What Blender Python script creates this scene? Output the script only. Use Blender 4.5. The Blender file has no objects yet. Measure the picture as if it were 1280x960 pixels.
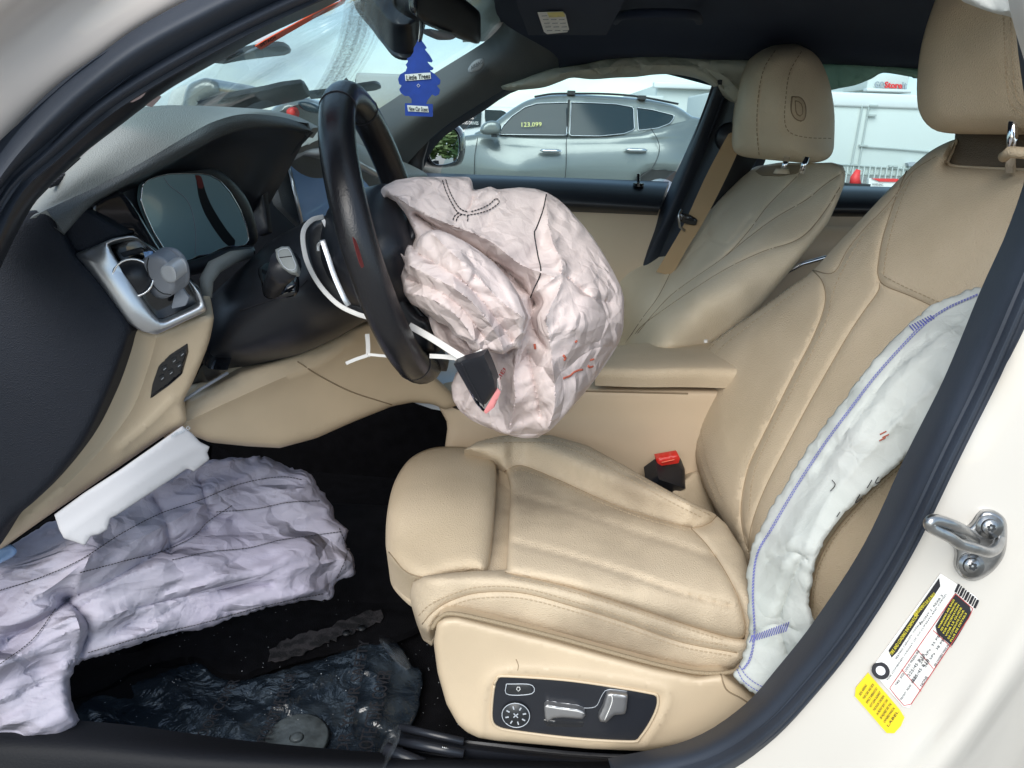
import bpy, bmesh, math, random
import numpy as np
from mathutils import Vector, Matrix, noise, geometry
random.seed(7)
R = math.radians
SC = bpy.context.scene
COL = SC.collection
# ------------------------------------------------------------------ camera
CAMH = 1.20; PITCH = R(18.04); ROLL = R(2.0); F = 967.0
cd = bpy.data.cameras.new('camera'); cam = bpy.data.objects.new('camera', cd); COL.objects.link(cam)
CR = (Matrix.Rotation(math.pi/2-PITCH, 3, 'X') @ Matrix.Rotation(ROLL, 3, 'Z'))
cam.matrix_world = Matrix.Translation((0, 0, CAMH)) @ CR.to_4x4()
cd.sensor_width = 36; cd.lens = 36*F/1280; cd.clip_start = .02; cd.clip_end = 2000
SC.camera = cam
CP = Vector((0, 0, CAMH))
# ------------------------------------------------------------------ sky, sun, exposure
SUN_EL, SUN_AZ = R(40), R(200)        # sun stands behind the camera, slightly to the front of the car
w = bpy.data.worlds.new('World'); SC.world = w; w.use_nodes = True
nt = w.node_tree; nt.nodes.clear(); L = nt.links.new
out = nt.nodes.new('ShaderNodeOutputWorld'); bg = nt.nodes.new('ShaderNodeBackground')
sky = nt.nodes.new('ShaderNodeTexSky'); sky.sky_type = 'NISHITA'; sky.sun_disc = False
sky.sun_elevation = SUN_EL; sky.sun_rotation = SUN_AZ; sky.air_density = 1.0; sky.dust_density = 0.6; sky.ozone_density = .8
tc = nt.nodes.new('ShaderNodeTexCoord'); mp = nt.nodes.new('ShaderNodeMapping'); mp.inputs['Scale'].default_value = (1.2, 1.2, 3.2)
nz = nt.nodes.new('ShaderNodeTexNoise'); nz.inputs['Scale'].default_value = 2.6; nz.inputs['Detail'].default_value = 7; nz.inputs['Roughness'].default_value = .58
rp = nt.nodes.new('ShaderNodeValToRGB'); rp.color_ramp.elements[0].position = .45; rp.color_ramp.elements[1].position = .66
rp.color_ramp.elements[0].color = (.1, .1, .1, 1)
mx = nt.nodes.new('ShaderNodeMix'); mx.data_type = 'RGBA'
mx.inputs[7].default_value = (4.3, 5.3, 5.9, 1)
L(tc.outputs['Generated'], mp.inputs[0]); L(mp.outputs[0], nz.inputs['Vector']); L(nz.outputs[0], rp.inputs[0])
L(rp.outputs[0], mx.inputs[0]); L(sky.outputs[0], mx.inputs[6]); L(mx.outputs[2], bg.inputs[0])
bg.inputs[1].default_value = .12; L(bg.outputs[0], out.inputs[0])
sd = bpy.data.lights.new('sun', 'SUN'); sd.energy = 2.0; sd.angle = R(50); sd.color = (1, .95, .87)
so = bpy.data.objects.new('sun', sd); COL.objects.link(so); so.location = (0, -5, 8)
# sky azimuth is measured from +Y towards +X
sdir = Vector((math.sin(SUN_AZ)*math.cos(SUN_EL), math.cos(SUN_AZ)*math.cos(SUN_EL), math.sin(SUN_EL)))
so.rotation_euler = sdir.to_track_quat('Z', 'Y').to_euler()
SC.view_settings.view_transform = 'Standard'; SC.view_settings.look = 'None'
SC.view_settings.exposure = 0.9; SC.view_settings.gamma = 1
# ------------------------------------------------------------------ photo pixel + distance -> place
def U(px, py, Y):
    d = CR @ Vector(((px-640)/F, -(py-480)/F, -1)); return CP + d*(Y/d.y)
def Uz(px, py, z):
    d = CR @ Vector(((px-640)/F, -(py-480)/F, -1)); return CP + d*((z-CAMH)/d.z)
def yz(px, py, z):                                   # control point on a level plane
    return (px, py, Uz(px, py, z).y)
def planeY(A, B, C):                                 # control points (px,py,Y) of a plane -> Y(px,py)
    a, b, c = U(*A), U(*B), U(*C); n = (b-a).cross(c-a)
    def f(px, py):
        d = CR @ Vector(((px-640)/F, -(py-480)/F, -1)); return (n.dot(a-CP)/n.dot(d))*d.y
    return f
def V(p): return p if isinstance(p, Vector) else U(*p)
# ------------------------------------------------------------------ materials
M = {}
def mat(name, col, rough=.5, metal=0, bump=0, bscale=400, var=0, vscale=6, col2=None, btype='noise', coat=0, sheen=0, trans=0, spec=.5, sub=0, alpha=None, emit=None, vdetail=4, vpos=(.35, .7), bump2=0, b2scale=30):
    m = bpy.data.materials.new(name); m.use_nodes = True; n = m.node_tree; p = n.nodes['Principled BSDF']; L = n.links.new
    p.inputs['Base Color'].default_value = (*col, 1); p.inputs['Roughness'].default_value = rough; p.inputs['Metallic'].default_value = metal
    p.inputs['Specular IOR Level'].default_value = spec
    if coat: p.inputs['Coat Weight'].default_value = coat; p.inputs['Coat Roughness'].default_value = .05
    if sheen: p.inputs['Sheen Weight'].default_value = sheen
    if trans: p.inputs['Transmission Weight'].default_value = trans
    if emit: p.inputs['Emission Color'].default_value = (*emit, 1); p.inputs['Emission Strength'].default_value = 1
    t = n.nodes.new('ShaderNodeTexCoord')
    if var or col2:
        z = n.nodes.new('ShaderNodeTexNoise'); z.inputs['Scale'].default_value = vscale; z.inputs['Detail'].default_value = vdetail
        L(t.outputs['Object'], z.inputs['Vector'])
        c2 = col2 or tuple(c*(1-var) for c in col)
        x = n.nodes.new('ShaderNodeMix'); x.data_type = 'RGBA'; x.inputs[6].default_value = (*col, 1); x.inputs[7].default_value = (*c2, 1)
        r = n.nodes.new('ShaderNodeMapRange'); r.inputs[1].default_value = vpos[0]; r.inputs[2].default_value = vpos[1]
        L(z.outputs[0], r.inputs[0]); L(r.outputs[0], x.inputs[0]); L(x.outputs[2], p.inputs['Base Color'])
    if bump:
        if btype == 'voronoi':
            b = n.nodes.new('ShaderNodeTexVoronoi'); b.feature = 'F1'; bo = b.outputs['Distance']
        elif btype == 'weave':
            b = n.nodes.new('ShaderNodeTexWave'); b.inputs['Distortion'].default_value = 2; bo = b.outputs['Fac']
        else:
            b = n.nodes.new('ShaderNodeTexNoise'); b.inputs['Detail'].default_value = 3; bo = b.outputs[0]
        b.inputs['Scale'].default_value = bscale; L(t.outputs['Object'], b.inputs['Vector'])
        u = n.nodes.new('ShaderNodeBump'); u.inputs['Strength'].default_value = bump; u.inputs['Distance'].default_value = .002
        L(bo, u.inputs['Height']); L(u.outputs[0], p.inputs['Normal'])
        if bump2:
            b2 = n.nodes.new('ShaderNodeTexNoise'); b2.inputs['Scale'].default_value = b2scale; b2.inputs['Detail'].default_value = 5
            b2.inputs['Distortion'].default_value = .6
            L(t.outputs['Object'], b2.inputs['Vector']); u2 = n.nodes.new('ShaderNodeBump'); u2.inputs['Strength'].default_value = bump2
            u2.inputs['Distance'].default_value = .02; L(b2.outputs[0], u2.inputs['Height']); L(u2.outputs[0], u.inputs['Normal'])
    M[name] = m; return m
def glass(name, tint=(.8, .9, .9), refl=.9, rough=0.0, dust=0, dscale=8, dcol=(.6, .62, .62)):
    m = bpy.data.materials.new(name); m.use_nodes = True; n = m.node_tree; n.nodes.clear(); L = n.links.new
    o = n.nodes.new('ShaderNodeOutputMaterial'); tr = n.nodes.new('ShaderNodeBsdfTransparent'); tr.inputs[0].default_value = (*tint, 1)
    g = n.nodes.new('ShaderNodeBsdfGlossy'); g.inputs['Roughness'].default_value = rough; g.inputs[0].default_value = (refl, refl, refl, 1)
    fr = n.nodes.new('ShaderNodeFresnel'); fr.inputs[0].default_value = 1.45
    ge = n.nodes.new('ShaderNodeNewGeometry'); io = n.nodes.new('ShaderNodeMath'); io.operation = 'MULTIPLY_ADD'; io.inputs[1].default_value = 1/1.45-1.45; io.inputs[2].default_value = 1.45
    L(ge.outputs['Backfacing'], io.inputs[0]); L(io.outputs[0], fr.inputs[0]); mm = n.nodes.new('ShaderNodeMath'); mm.operation = 'MULTIPLY'
    mm.inputs[1].default_value = .55; L(fr.outputs[0], mm.inputs[0])
    s = n.nodes.new('ShaderNodeMixShader'); L(mm.outputs[0], s.inputs[0]); L(tr.outputs[0], s.inputs[1]); L(g.outputs[0], s.inputs[2])
    fin = s
    if dust:
        t = n.nodes.new('ShaderNodeTexCoord'); z = n.nodes.new('ShaderNodeTexNoise'); z.inputs['Scale'].default_value = dscale; z.inputs['Detail'].default_value = 8
        L(t.outputs['Object'], z.inputs['Vector']); r = n.nodes.new('ShaderNodeMapRange'); r.inputs[1].default_value = .45; r.inputs[2].default_value = .8; r.inputs[4].default_value = dust
        L(z.outputs[0], r.inputs[0]); d = n.nodes.new('ShaderNodeBsdfDiffuse'); d.inputs[0].default_value = (*dcol, 1)
        s2 = n.nodes.new('ShaderNodeMixShader'); L(r.outputs[0], s2.inputs[0]); L(s.outputs[0], s2.inputs[1]); L(d.outputs[0], s2.inputs[2]); fin = s2
    L(fin.outputs[0], o.inputs[0]); M[name] = m; return m
def cloth(name, col, col2, transl=.35, bump2=.5, b2scale=(.07, .045, .03, .02, .013), vscale=7, b2d=.2, facet=.5, stretch=(1, 1, 1)):
    m = bpy.data.materials.new(name); m.use_nodes = True; n = m.node_tree; p = n.nodes['Principled BSDF']; L = n.links.new
    o = n.nodes['Material Output']; p.inputs['Roughness'].default_value = .62; p.inputs['Specular IOR Level'].default_value = .3
    t = n.nodes.new('ShaderNodeTexCoord')
    z = n.nodes.new('ShaderNodeTexNoise'); z.inputs['Scale'].default_value = vscale; z.inputs['Detail'].default_value = 4; L(t.outputs['Object'], z.inputs['Vector'])
    r = n.nodes.new('ShaderNodeMapRange'); r.inputs[1].default_value = .35; r.inputs[2].default_value = .68; L(z.outputs[0], r.inputs[0])
    x = n.nodes.new('ShaderNodeMix'); x.data_type = 'RGBA'; x.inputs[6].default_value = (*col, 1); x.inputs[7].default_value = (*col2, 1); L(r.outputs[0], x.inputs[0])
    L(x.outputs[2], p.inputs['Base Color'])
    acc = None; rn = random.Random(len(name)*7+3)
    for k, per in enumerate(b2scale[1:3]):                # straight sharp creases of several sizes, each only in places
        mk = n.nodes.new('ShaderNodeTexNoise'); mk.inputs['Scale'].default_value = .35/per; mk.inputs['Detail'].default_value = 1
        mo = n.nodes.new('ShaderNodeMapping'); mo.inputs['Location'].default_value = (k*3.7, k*1.3, 0); L(t.outputs['Object'], mo.inputs[0]); L(mo.outputs[0], mk.inputs['Vector'])
        mr = n.nodes.new('ShaderNodeMapRange'); mr.inputs[1].default_value = .47; mr.inputs[2].default_value = .60; mr.inputs[3].default_value = .0; L(mk.outputs[0], mr.inputs[0])
        mp_ = n.nodes.new('ShaderNodeMapping'); mp_.inputs['Rotation'].default_value = (rn.uniform(0, 3), rn.uniform(0, 3), rn.uniform(0, 3)); L(t.outputs['Object'], mp_.inputs[0])
        wv_ = n.nodes.new('ShaderNodeTexWave'); wv_.wave_profile = 'TRI'; wv_.inputs['Scale'].default_value = .314/per; wv_.inputs['Distortion'].default_value = 5.0; wv_.inputs['Detail'].default_value = 1; wv_.inputs['Detail Scale'].default_value = .8; L(mp_.outputs[0], wv_.inputs['Vector'])
        m1_ = n.nodes.new('ShaderNodeMath'); m1_.operation = 'MULTIPLY'; L(wv_.outputs['Fac'], m1_.inputs[0]); L(mr.outputs[0], m1_.inputs[1])
        m2_ = n.nodes.new('ShaderNodeMath'); m2_.operation = 'MULTIPLY_ADD'; m2_.inputs[1].default_value = per*b2d; L(m1_.outputs[0], m2_.inputs[0])
        if acc is not None: L(acc.outputs[0], m2_.inputs[2])
        else: m2_.inputs[2].default_value = 0
        acc = m2_
    for k, (sc_, am_) in enumerate(((13, .40), (27, .34), (58, .26))):   # flat little facets meeting in sharp edges, as in creased nylon
        fm_ = n.nodes.new('ShaderNodeMapping'); fm_.inputs['Scale'].default_value = stretch; fm_.inputs['Rotation'].default_value = (.4*k, .3+.5*k, .9*k) if stretch == (1, 1, 1) else (0, 0, .2*k); L(t.outputs['Object'], fm_.inputs[0])
        wz = n.nodes.new('ShaderNodeTexNoise'); wz.inputs['Scale'].default_value = sc_*.35; L(fm_.outputs[0], wz.inputs['Vector'])
        wa = n.nodes.new('ShaderNodeMix'); wa.data_type = 'VECTOR'; wa.inputs[0].default_value = 1.0/sc_; L(fm_.outputs[0], wa.inputs[4]); L(wz.outputs['Color'], wa.inputs[5])
        vd_ = n.nodes.new('ShaderNodeTexVoronoi'); vd_.feature = 'DISTANCE_TO_EDGE'; vd_.inputs['Scale'].default_value = sc_; L(wa.outputs[1], vd_.inputs['Vector'])
        vc_ = n.nodes.new('ShaderNodeTexVoronoi'); vc_.feature = 'F1'; vc_.inputs['Scale'].default_value = sc_; L(wa.outputs[1], vc_.inputs['Vector'])
        sx_ = n.nodes.new('ShaderNodeSeparateXYZ'); L(vc_.outputs['Color'], sx_.inputs[0]); sg_ = n.nodes.new('ShaderNodeMath'); sg_.operation = 'MULTIPLY_ADD'; sg_.inputs[1].default_value = 2; sg_.inputs[2].default_value = -1; L(sx_.outputs[0], sg_.inputs[0])
        ml_ = n.nodes.new('ShaderNodeMath'); ml_.operation = 'MULTIPLY'; L(vd_.outputs['Distance'], ml_.inputs[0]); L(sg_.outputs[0], ml_.inputs[1])
        mk = n.nodes.new('ShaderNodeTexNoise'); mk.inputs['Scale'].default_value = 5+3*k; mk.inputs['Detail'].default_value = 1; L(t.outputs['Object'], mk.inputs['Vector'])
        mr = n.nodes.new('ShaderNodeMapRange'); mr.inputs[1].default_value = .38; mr.inputs[2].default_value = .62; mr.inputs[3].default_value = .25; L(mk.outputs[0], mr.inputs[0])
        mm_ = n.nodes.new('ShaderNodeMath'); mm_.operation = 'MULTIPLY'; L(ml_.outputs[0], mm_.inputs[0]); L(mr.outputs[0], mm_.inputs[1])
        ac_ = n.nodes.new('ShaderNodeMath'); ac_.operation = 'MULTIPLY_ADD'; ac_.inputs[1].default_value = 2.0*facet*am_/sc_; L(mm_.outputs[0], ac_.inputs[0]); L(acc.outputs[0], ac_.inputs[2]); acc = ac_
    u = n.nodes.new('ShaderNodeBump'); u.inputs['Strength'].default_value = bump2; u.inputs['Distance'].default_value = 1.0; L(acc.outputs[0], u.inputs['Height'])
    w1 = n.nodes.new('ShaderNodeTexNoise'); w1.inputs['Scale'].default_value = 500; L(t.outputs['Object'], w1.inputs['Vector'])
    u2 = n.nodes.new('ShaderNodeBump'); u2.inputs['Strength'].default_value = .25; u2.inputs['Distance'].default_value = .001; L(w1.outputs[0], u2.inputs['Height']); L(u.outputs[0], u2.inputs['Normal'])
    L(u2.outputs[0], p.inputs['Normal'])
    tl = n.nodes.new('ShaderNodeBsdfTranslucent'); L(x.outputs[2], tl.inputs[0]); L(u2.outputs[0], tl.inputs['Normal'])
    s = n.nodes.new('ShaderNodeMixShader'); s.inputs[0].default_value = transl; L(p.outputs[0], s.inputs[1]); L(tl.outputs[0], s.inputs[2]); L(s.outputs[0], o.inputs[0])
    M[name] = m; return m
LEA = dict(rough=.62, bump=.42, bscale=560, btype='voronoi', spec=.28)
mat('leather', (.58, .475, .345), col2=(.50, .405, .285), vscale=7, **LEA)
mat('leather_worn', (.56, .46, .335), col2=(.33, .265, .19), vscale=6, vpos=(.42, .66), vdetail=6, **LEA)
mat('leather_dark', (.30, .235, .155), **LEA)
mat('leather_shaded', (.13, .10, .07), **LEA)  # leather darkened to paint the shade in the gap under the driver headrest
mat('leather_lit', (.70, .60, .455), col2=(.62, .525, .385), vscale=7, **LEA)  # same leather made lighter, painting in light the passenger side lacks
mat('thread', (.34, .26, .17), rough=.8)
mat('seam', (.26, .195, .125), rough=.8)
mat('beige_plastic', (.60, .48, .335), rough=.45, bump=.15, bscale=900, var=.18, vscale=5)
mat('beige_door', (.60, .47, .33), rough=.55, bump=.1, bscale=600, var=.1)
mat('black_grain', (.010, .013, .021), spec=.25, rough=.6, bump=.4, bscale=800, btype='voronoi', var=.3, vscale=3)
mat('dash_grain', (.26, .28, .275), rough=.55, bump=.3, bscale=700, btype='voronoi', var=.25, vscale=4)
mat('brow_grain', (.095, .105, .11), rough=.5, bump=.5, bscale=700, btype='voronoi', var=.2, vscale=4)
mat('black_smooth', (.015, .017, .023), rough=.38, bump=.05, bscale=500, var=.2)
mat('black_gloss', (.008, .009, .012), rough=.12, coat=.6)
mat('wheel_leather', (.014, .014, .017), rough=.27, bump=.12, bscale=600, btype='voronoi', bump2=.05, b2scale=12)
mat('rubber', (.026, .035, .053), rough=.6, bump=.1, bscale=300, var=.3, vscale=8)
mat('headliner', (.018, .029, .058), rough=.95, bump=.3, bscale=700, var=.15)
mat('carpet', (.0075, .0075, .0095), rough=.97, bump=1, bscale=500, spec=.1, var=.4, vscale=30)
mat('paint', (.60, .575, .53), rough=.25, coat=.7, var=.05, vscale=2)
mat('paint_frame', (.66, .60, .565), rough=.3, coat=.4, var=.08, vscale=3)
mat('sill_black', (.008, .009, .012), spec=.2, rough=.6, bump=.2, bscale=300)
mat('silver', (.62, .64, .67), rough=.33, metal=.9, bump=.05, bscale=200, var=.1)
mat('steel', (.50, .50, .50), rough=.3, metal=1, var=.35, vscale=60, bump=.15, bscale=200)
mat('chrome', (.8, .8, .82), rough=.08, metal=1)
mat('switch_metal', (.42, .42, .43), rough=.35, metal=.8, var=.1)
mat('white_plastic', (.75, .74, .72), rough=.4)
mat('paper', (.55, .55, .58), rough=.8, var=.05)
mat('screen_reflect', (.17, .28, .31), rough=.25, spec=.8, col2=(.26, .38, .40), vscale=2.5, coat=.5)  # teal tones paint the surroundings reflected in the instrument display
mat('screen_blue', (.20, .34, .60), rough=.12, coat=.5, col2=(.28, .42, .66), vscale=4)  # on the switched-off centre screen this blue stands in for a reflection
mat('screen_ink', (.01, .012, .015), rough=.3)
mat('red', (.62, .03, .02), rough=.4)
mat('orange_tape', (.78, .12, .05), rough=.5)
mat('red_dull', (.13, .015, .015), rough=.5)
mat('blue_card', (.012, .055, .36), rough=.7, var=.25, vscale=60)
mat('navy', (.01, .03, .2), rough=.7)
mat('ink', (.015, .015, .02), rough=.8)
mat('ink_blue', (.12, .13, .40), rough=.8)
mat('ink_red', (.45, .05, .05), rough=.8)
mat('blood', (.42, .10, .06), rough=.8)
mat('label_white', (.82, .82, .80), rough=.45)
mat('label_yellow', (.85, .62, .02), rough=.45)
mat('label_text_yellow', (.75, .65, .05), rough=.5)
mat('gray_plastic', (.25, .27, .31), rough=.5, bump=.1, bscale=500)
mat('clear_gray', (.45, .48, .52), rough=.2, spec=.7)
mat('belt', (.42, .29, .16), rough=.75, bump=.5, bscale=900)
mat('pink_edge', (.62, .22, .22), rough=.5)
mat('pink_tape', (.72, .58, .60), rough=.5, bump=.4, bscale=500, btype='voronoi')
mat('suv_paint', (.18, .20, .195), rough=.28, metal=.35, coat=.6)
mat('white_paint', (.72, .74, .74), rough=.35)
mat('suv_glass', (.012, .026, .036), rough=.10, spec=.32)
mat('dark_trim', (.02, .022, .025), rough=.4)
mat('tire', (.02, .02, .02), rough=.8)
mat('yellow_machine', (.62, .38, .03), rough=.5)
mat('marker', (.75, .72, .25), rough=.6)
mat('building_white', (.62, .66, .64), rough=.7, var=.06, vscale=.6)
mat('building_line', (.42, .46, .45), rough=.7)
mat('sign_red', (.75, .05, .05), rough=.5)
mat('sign_gray', (.35, .38, .42), rough=.5)
mat('ground', (.30, .28, .25), rough=.95, col2=(.20, .19, .17), vscale=1.5, bump=.6, bscale=12)
mat('bark', (.10, .07, .05), rough=.9)
mat('leaf', (.06, .11, .03), rough=.6, col2=(.11, .16, .05), vscale=1.5)
mat('mirror_glass', (.9, .95, .97), rough=.0, metal=1)
mat('amber_warning', (.75, .68, .2), rough=.5)
mat('tube_black', (.018, .02, .026), rough=.3)
mat('badge', (.28, .30, .33), rough=.4)
cloth('bag_pink', (.80, .70, .67), (.76, .65, .63), .18, 1.0, (.085, .055, .036, .024, .016, .011), 5, .05, .9)
cloth('bag_side', (.66, .68, .66), (.61, .65, .62), .28, 1.0, (.10, .06, .035, .02), 7, .03, .45)
cloth('bag_lilac', (.46, .44, .52), (.37, .345, .44), .12, 1.0, (.08, .05, .032, .02, .012), 6, .05, 1.0, (.40, 1, 1))
cloth('bag_roof', (.66, .66, .58), (.56, .58, .51), .40, 1.0, (.08, .05, .03), 5, .12)
cloth('bag_green', (.42, .55, .46), (.36, .48, .40), .6, .8, (.1, .05), 5, .1)
glass('side_glass', (.84, .93, .94), .9)
glass('windshield_glass', (.86, .94, .95), .9, dust=.06, dscale=6)
glass('plastic_film', (.86, .88, .90), 1.0, .12, dust=.18, dscale=14, dcol=(.3, .32, .34))
# ------------------------------------------------------------------ object helpers
def link(o, parent=None):
    COL.objects.link(o)
    if parent is not None:
        o.parent = parent
        pm = parent.matrix_basis.copy(); pp = parent.parent
        tot = Vector(parent.get('org', (0, 0, 0)))
        o.matrix_parent_inverse = Matrix.Translation(-tot)
    return o
def thing(name, label, cat, loc=(0, 0, 0), group=None):
    o = bpy.data.objects.new(name, None); COL.objects.link(o); loc = V(loc) if len(loc) == 3 and not isinstance(loc, Vector) and loc != (0, 0, 0) else Vector(loc)
    o.location = loc; o['org'] = tuple(loc); o.empty_display_size = .05; tag(o, label, cat, group); return o
def tag(o, label, cat, group=None, kind=None):
    if label: o['label'] = label
    if cat: o['category'] = cat
    if group: o['group'] = group
    if kind: o['kind'] = kind
    return o
def mesh(name, vs, fs, m, parent=None, smooth=True, label=None):
    me = bpy.data.meshes.new(name); me.from_pydata([tuple(v) for v in vs], [], fs); me.validate()
    if isinstance(m, str): m = M[m]
    me.materials.append(m)
    if smooth: me.polygons.foreach_set('use_smooth', [True]*len(me.polygons))
    me.update(); o = bpy.data.objects.new(name, me); link(o, parent)
    if label: o['label'] = label
    return o
class MB:                                            # collects pieces into ONE mesh
    def __init__(s): s.v = []; s.f = []
    def add(s, vs, fs):
        k = len(s.v); s.v += [Vector(v) for v in vs]; s.f += [tuple(i+k for i in f) for f in fs]; return s
    def box(s, c, x, y, z):                          # centre and three half axes
        c, x, y, z = Vector(c), Vector(x), Vector(y), Vector(z)
        vs = [c+x*a+y*b+z*d for a in (-1, 1) for b in (-1, 1) for d in (-1, 1)]
        return s.add(vs, [(0, 1, 3, 2), (4, 6, 7, 5), (0, 4, 5, 1), (2, 3, 7, 6), (0, 2, 6, 4), (1, 5, 7, 3)])
    def tube(s, pts, r, n=8, cap=True, flat=None):
        pts = [V(p) for p in pts]; rs = r if isinstance(r, (list, tuple)) else [r]*len(pts); k = len(s.v); up = None
        for i, p in enumerate(pts):
            t = (pts[min(i+1, len(pts)-1)]-pts[max(i-1, 0)]).normalized()
            if up is None:
                up = t.orthogonal().normalized() if flat is None else (flat-t*t.dot(flat)).normalized()
            else: up = (up-t*up.dot(t)).normalized()
            sd_ = t.cross(up)
            for j in range(n):
                a = 2*math.pi*j/n; s.v.append(p+up*math.cos(a)*rs[i]+sd_*math.sin(a)*rs[i])
        for i in range(len(pts)-1):
            for j in range(n): s.f.append((k+i*n+j, k+i*n+(j+1) % n, k+(i+1)*n+(j+1) % n, k+(i+1)*n+j))
        if cap:
            s.f.append(tuple(k+j for j in range(n))[::-1]); s.f.append(tuple(k+(len(pts)-1)*n+j for j in range(n)))
        return s
    def disc(s, c, ax, r, th, n=24, r2=None):        # short cylinder / cone
        c = Vector(c); ax = Vector(ax).normalized(); u = ax.orthogonal().normalized(); v = ax.cross(u); r2 = r if r2 is None else r2
        k = len(s.v)
        for q, rr in ((0, r), (1, r2)):
            for j in range(n):
                a = 2*math.pi*j/n; s.v.append(c+ax*th*q+(u*math.cos(a)+v*math.sin(a))*rr)
        for j in range(n): s.f.append((k+j, k+(j+1) % n, k+n+(j+1) % n, k+n+j))
        s.f.append(tuple(k+j for j in range(n))[::-1]); s.f.append(tuple(k+n+j for j in range(n))); return s
    def build(s, name, m, parent=None, smooth=False, label=None, bevel=0, bseg=2):
        o = mesh(name, s.v, s.f, m, parent, smooth, label)
        if bevel:
            b = o.modifiers.new('bevel', 'BEVEL'); b.width = bevel; b.segments = bseg; b.limit_method = 'ANGLE'
            o.data.polygons.foreach_set('use_smooth', [True]*len(o.data.polygons))
        return o
def tube(name, pts, r, m, parent=None, n=10, flat=None, spl=0, label=None):
    pts = [V(p) for p in pts]
    if spl: pts = crom(pts, spl)
    return MB().tube(pts, r, n, flat=flat).build(name, m, parent, True, label)
def crom(P, n, closed=False):                        # Catmull-Rom through points, n samples per span
    out = []; k = len(P)
    for i in range(k if closed else k-1):
        if closed: a, b, c, d = P[(i-1) % k], P[i], P[(i+1) % k], P[(i+2) % k]
        else: b, c = P[i], P[i+1]; a = P[i-1] if i > 0 else b*2-c; d = P[i+2] if i+2 < k else c*2-b
        for j in range(n):
            t = j/n; out.append((b*2+(c-a)*t+(a*2-b*5+c*4-d)*t*t+(b*3-a-c*3+d)*t*t*t)*.5)
    if not closed: out.append(P[-1])
    return out
def resample(P, n):
    L_ = [0]
    for i in range(1, len(P)): L_.append(L_[-1]+(P[i]-P[i-1]).length)
    o = []; j = 0
    for i in range(n):
        s = L_[-1]*i/(n-1)
        while j < len(P)-2 and L_[j+1] < s: j += 1
        q = (s-L_[j])/max(1e-9, L_[j+1]-L_[j]); o.append(P[j].lerp(P[j+1], min(max(q, 0), 1)))
    return o
def grid(name, rows, m, parent=None, n=24, k=4, thick=.004, disp=None, label=None, smooth=True, away=None):
    """rows: curves of (px,py,Y) or Vectors; a smooth sheet through them, given real thickness"""
    C = [resample(crom([V(p) for p in r], 8) if len(r) > 2 else [V(p) for p in r], n) for r in rows]
    cols = [crom([C[i][j] for i in range(len(C))], k) for j in range(n)]
    mrow = len(cols[0]); G = [[cols[j][i] for j in range(n)] for i in range(mrow)]
    N = [[None]*n for _ in range(mrow)]
    for i in range(mrow):
        for j in range(n):
            a = G[min(i+1, mrow-1)][j]-G[max(i-1, 0)][j]; b = G[i][min(j+1, n-1)]-G[i][max(j-1, 0)]
            q = a.cross(b); q = q.normalized() if q.length > 1e-12 else Vector((0, -1, 0)); N[i][j] = q
    cn = N[mrow//2][n//2]; cc = G[mrow//2][n//2]
    sg = 1 if cn.dot(CP-cc) > 0 else -1
    if away is not None: sg = -1 if cn.dot(away) > 0 else 1
    if disp: G = [[G[i][j]+N[i][j]*sg*disp(G[i][j], i/(mrow-1), j/(n-1)) for j in range(n)] for i in range(mrow)]
    vs = [G[i][j] for i in range(mrow) for j in range(n)]+[G[i][j]-N[i][j]*sg*thick for i in range(mrow) for j in range(n)]
    K = mrow*n; fs = []
    for i in range(mrow-1):
        for j in range(n-1):
            a, b, c, d = i*n+j, i*n+j+1, (i+1)*n+j+1, (i+1)*n+j
            fs.append((a, b, c, d)[::-sg]); fs.append((a+K, d+K, c+K, b+K)[::-sg])
    per = [(0, j) for j in range(n)]+[(i, n-1) for i in range(1, mrow)]+[(mrow-1, j) for j in range(n-2, -1, -1)]+[(i, 0) for i in range(mrow-2, 0, -1)]
    for q in range(len(per)):
        a = per[q][0]*n+per[q][1]; b = per[(q+1) % len(per)]; b = b[0]*n+b[1]; fs.append((a, a+K, b+K, b)[::-sg] if sg > 0 else (a, b, b+K, a+K))
    o = mesh(name, vs, fs, m, parent, smooth, label)
    if smooth:
        try: o.data.set_sharp_from_angle(angle=R(50))
        except Exception: pass
    o_grid[o.name] = G; return o
o_grid = {}
def tps(ctrl, reg=1e-4):
    c = np.array([(a/300., b/300.) for a, b, _ in ctrl]); y = np.array([q for _, _, q in ctrl]); n = len(c)
    if n == 1: return lambda P: np.full(len(P), y[0])
    if n <= 3:
        A = np.c_[np.ones(n), c]; w_ = np.linalg.lstsq(A, y, rcond=None)[0]
        return lambda P: np.c_[np.ones(len(P)), P/300.] @ w_
    def k(r): return np.where(r > 1e-9, r*r*np.log(r+1e-12), 0)
    K = k(np.linalg.norm(c[:, None]-c[None], axis=2)); A = np.zeros((n+3, n+3)); A[:n, :n] = K+np.eye(n)*reg; A[:n, n:] = np.c_[np.ones(n), c]; A[n:, :n] = A[:n, n:].T
    w_ = np.linalg.lstsq(A, np.r_[y, 0, 0, 0], rcond=None)[0]
    return lambda P: k(np.linalg.norm(P[:, None]/300.-c[None], axis=2)) @ w_[:n]+np.c_[np.ones(len(P)), P/300.] @ w_[n:]
def segdist(P, poly, closed=True):
    P = np.asarray(P, float); Q = np.asarray(poly, float); best = np.full(len(P), 1e9)
    for i in range(len(Q) if closed else len(Q)-1):
        a = Q[i]; b = Q[(i+1) % len(Q)]; ab = b-a; t = np.clip(((P-a) @ ab)/max(ab @ ab, 1e-9), 0, 1)
        best = np.minimum(best, np.linalg.norm(P-a-t[:, None]*ab, axis=1))
    return best
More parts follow.
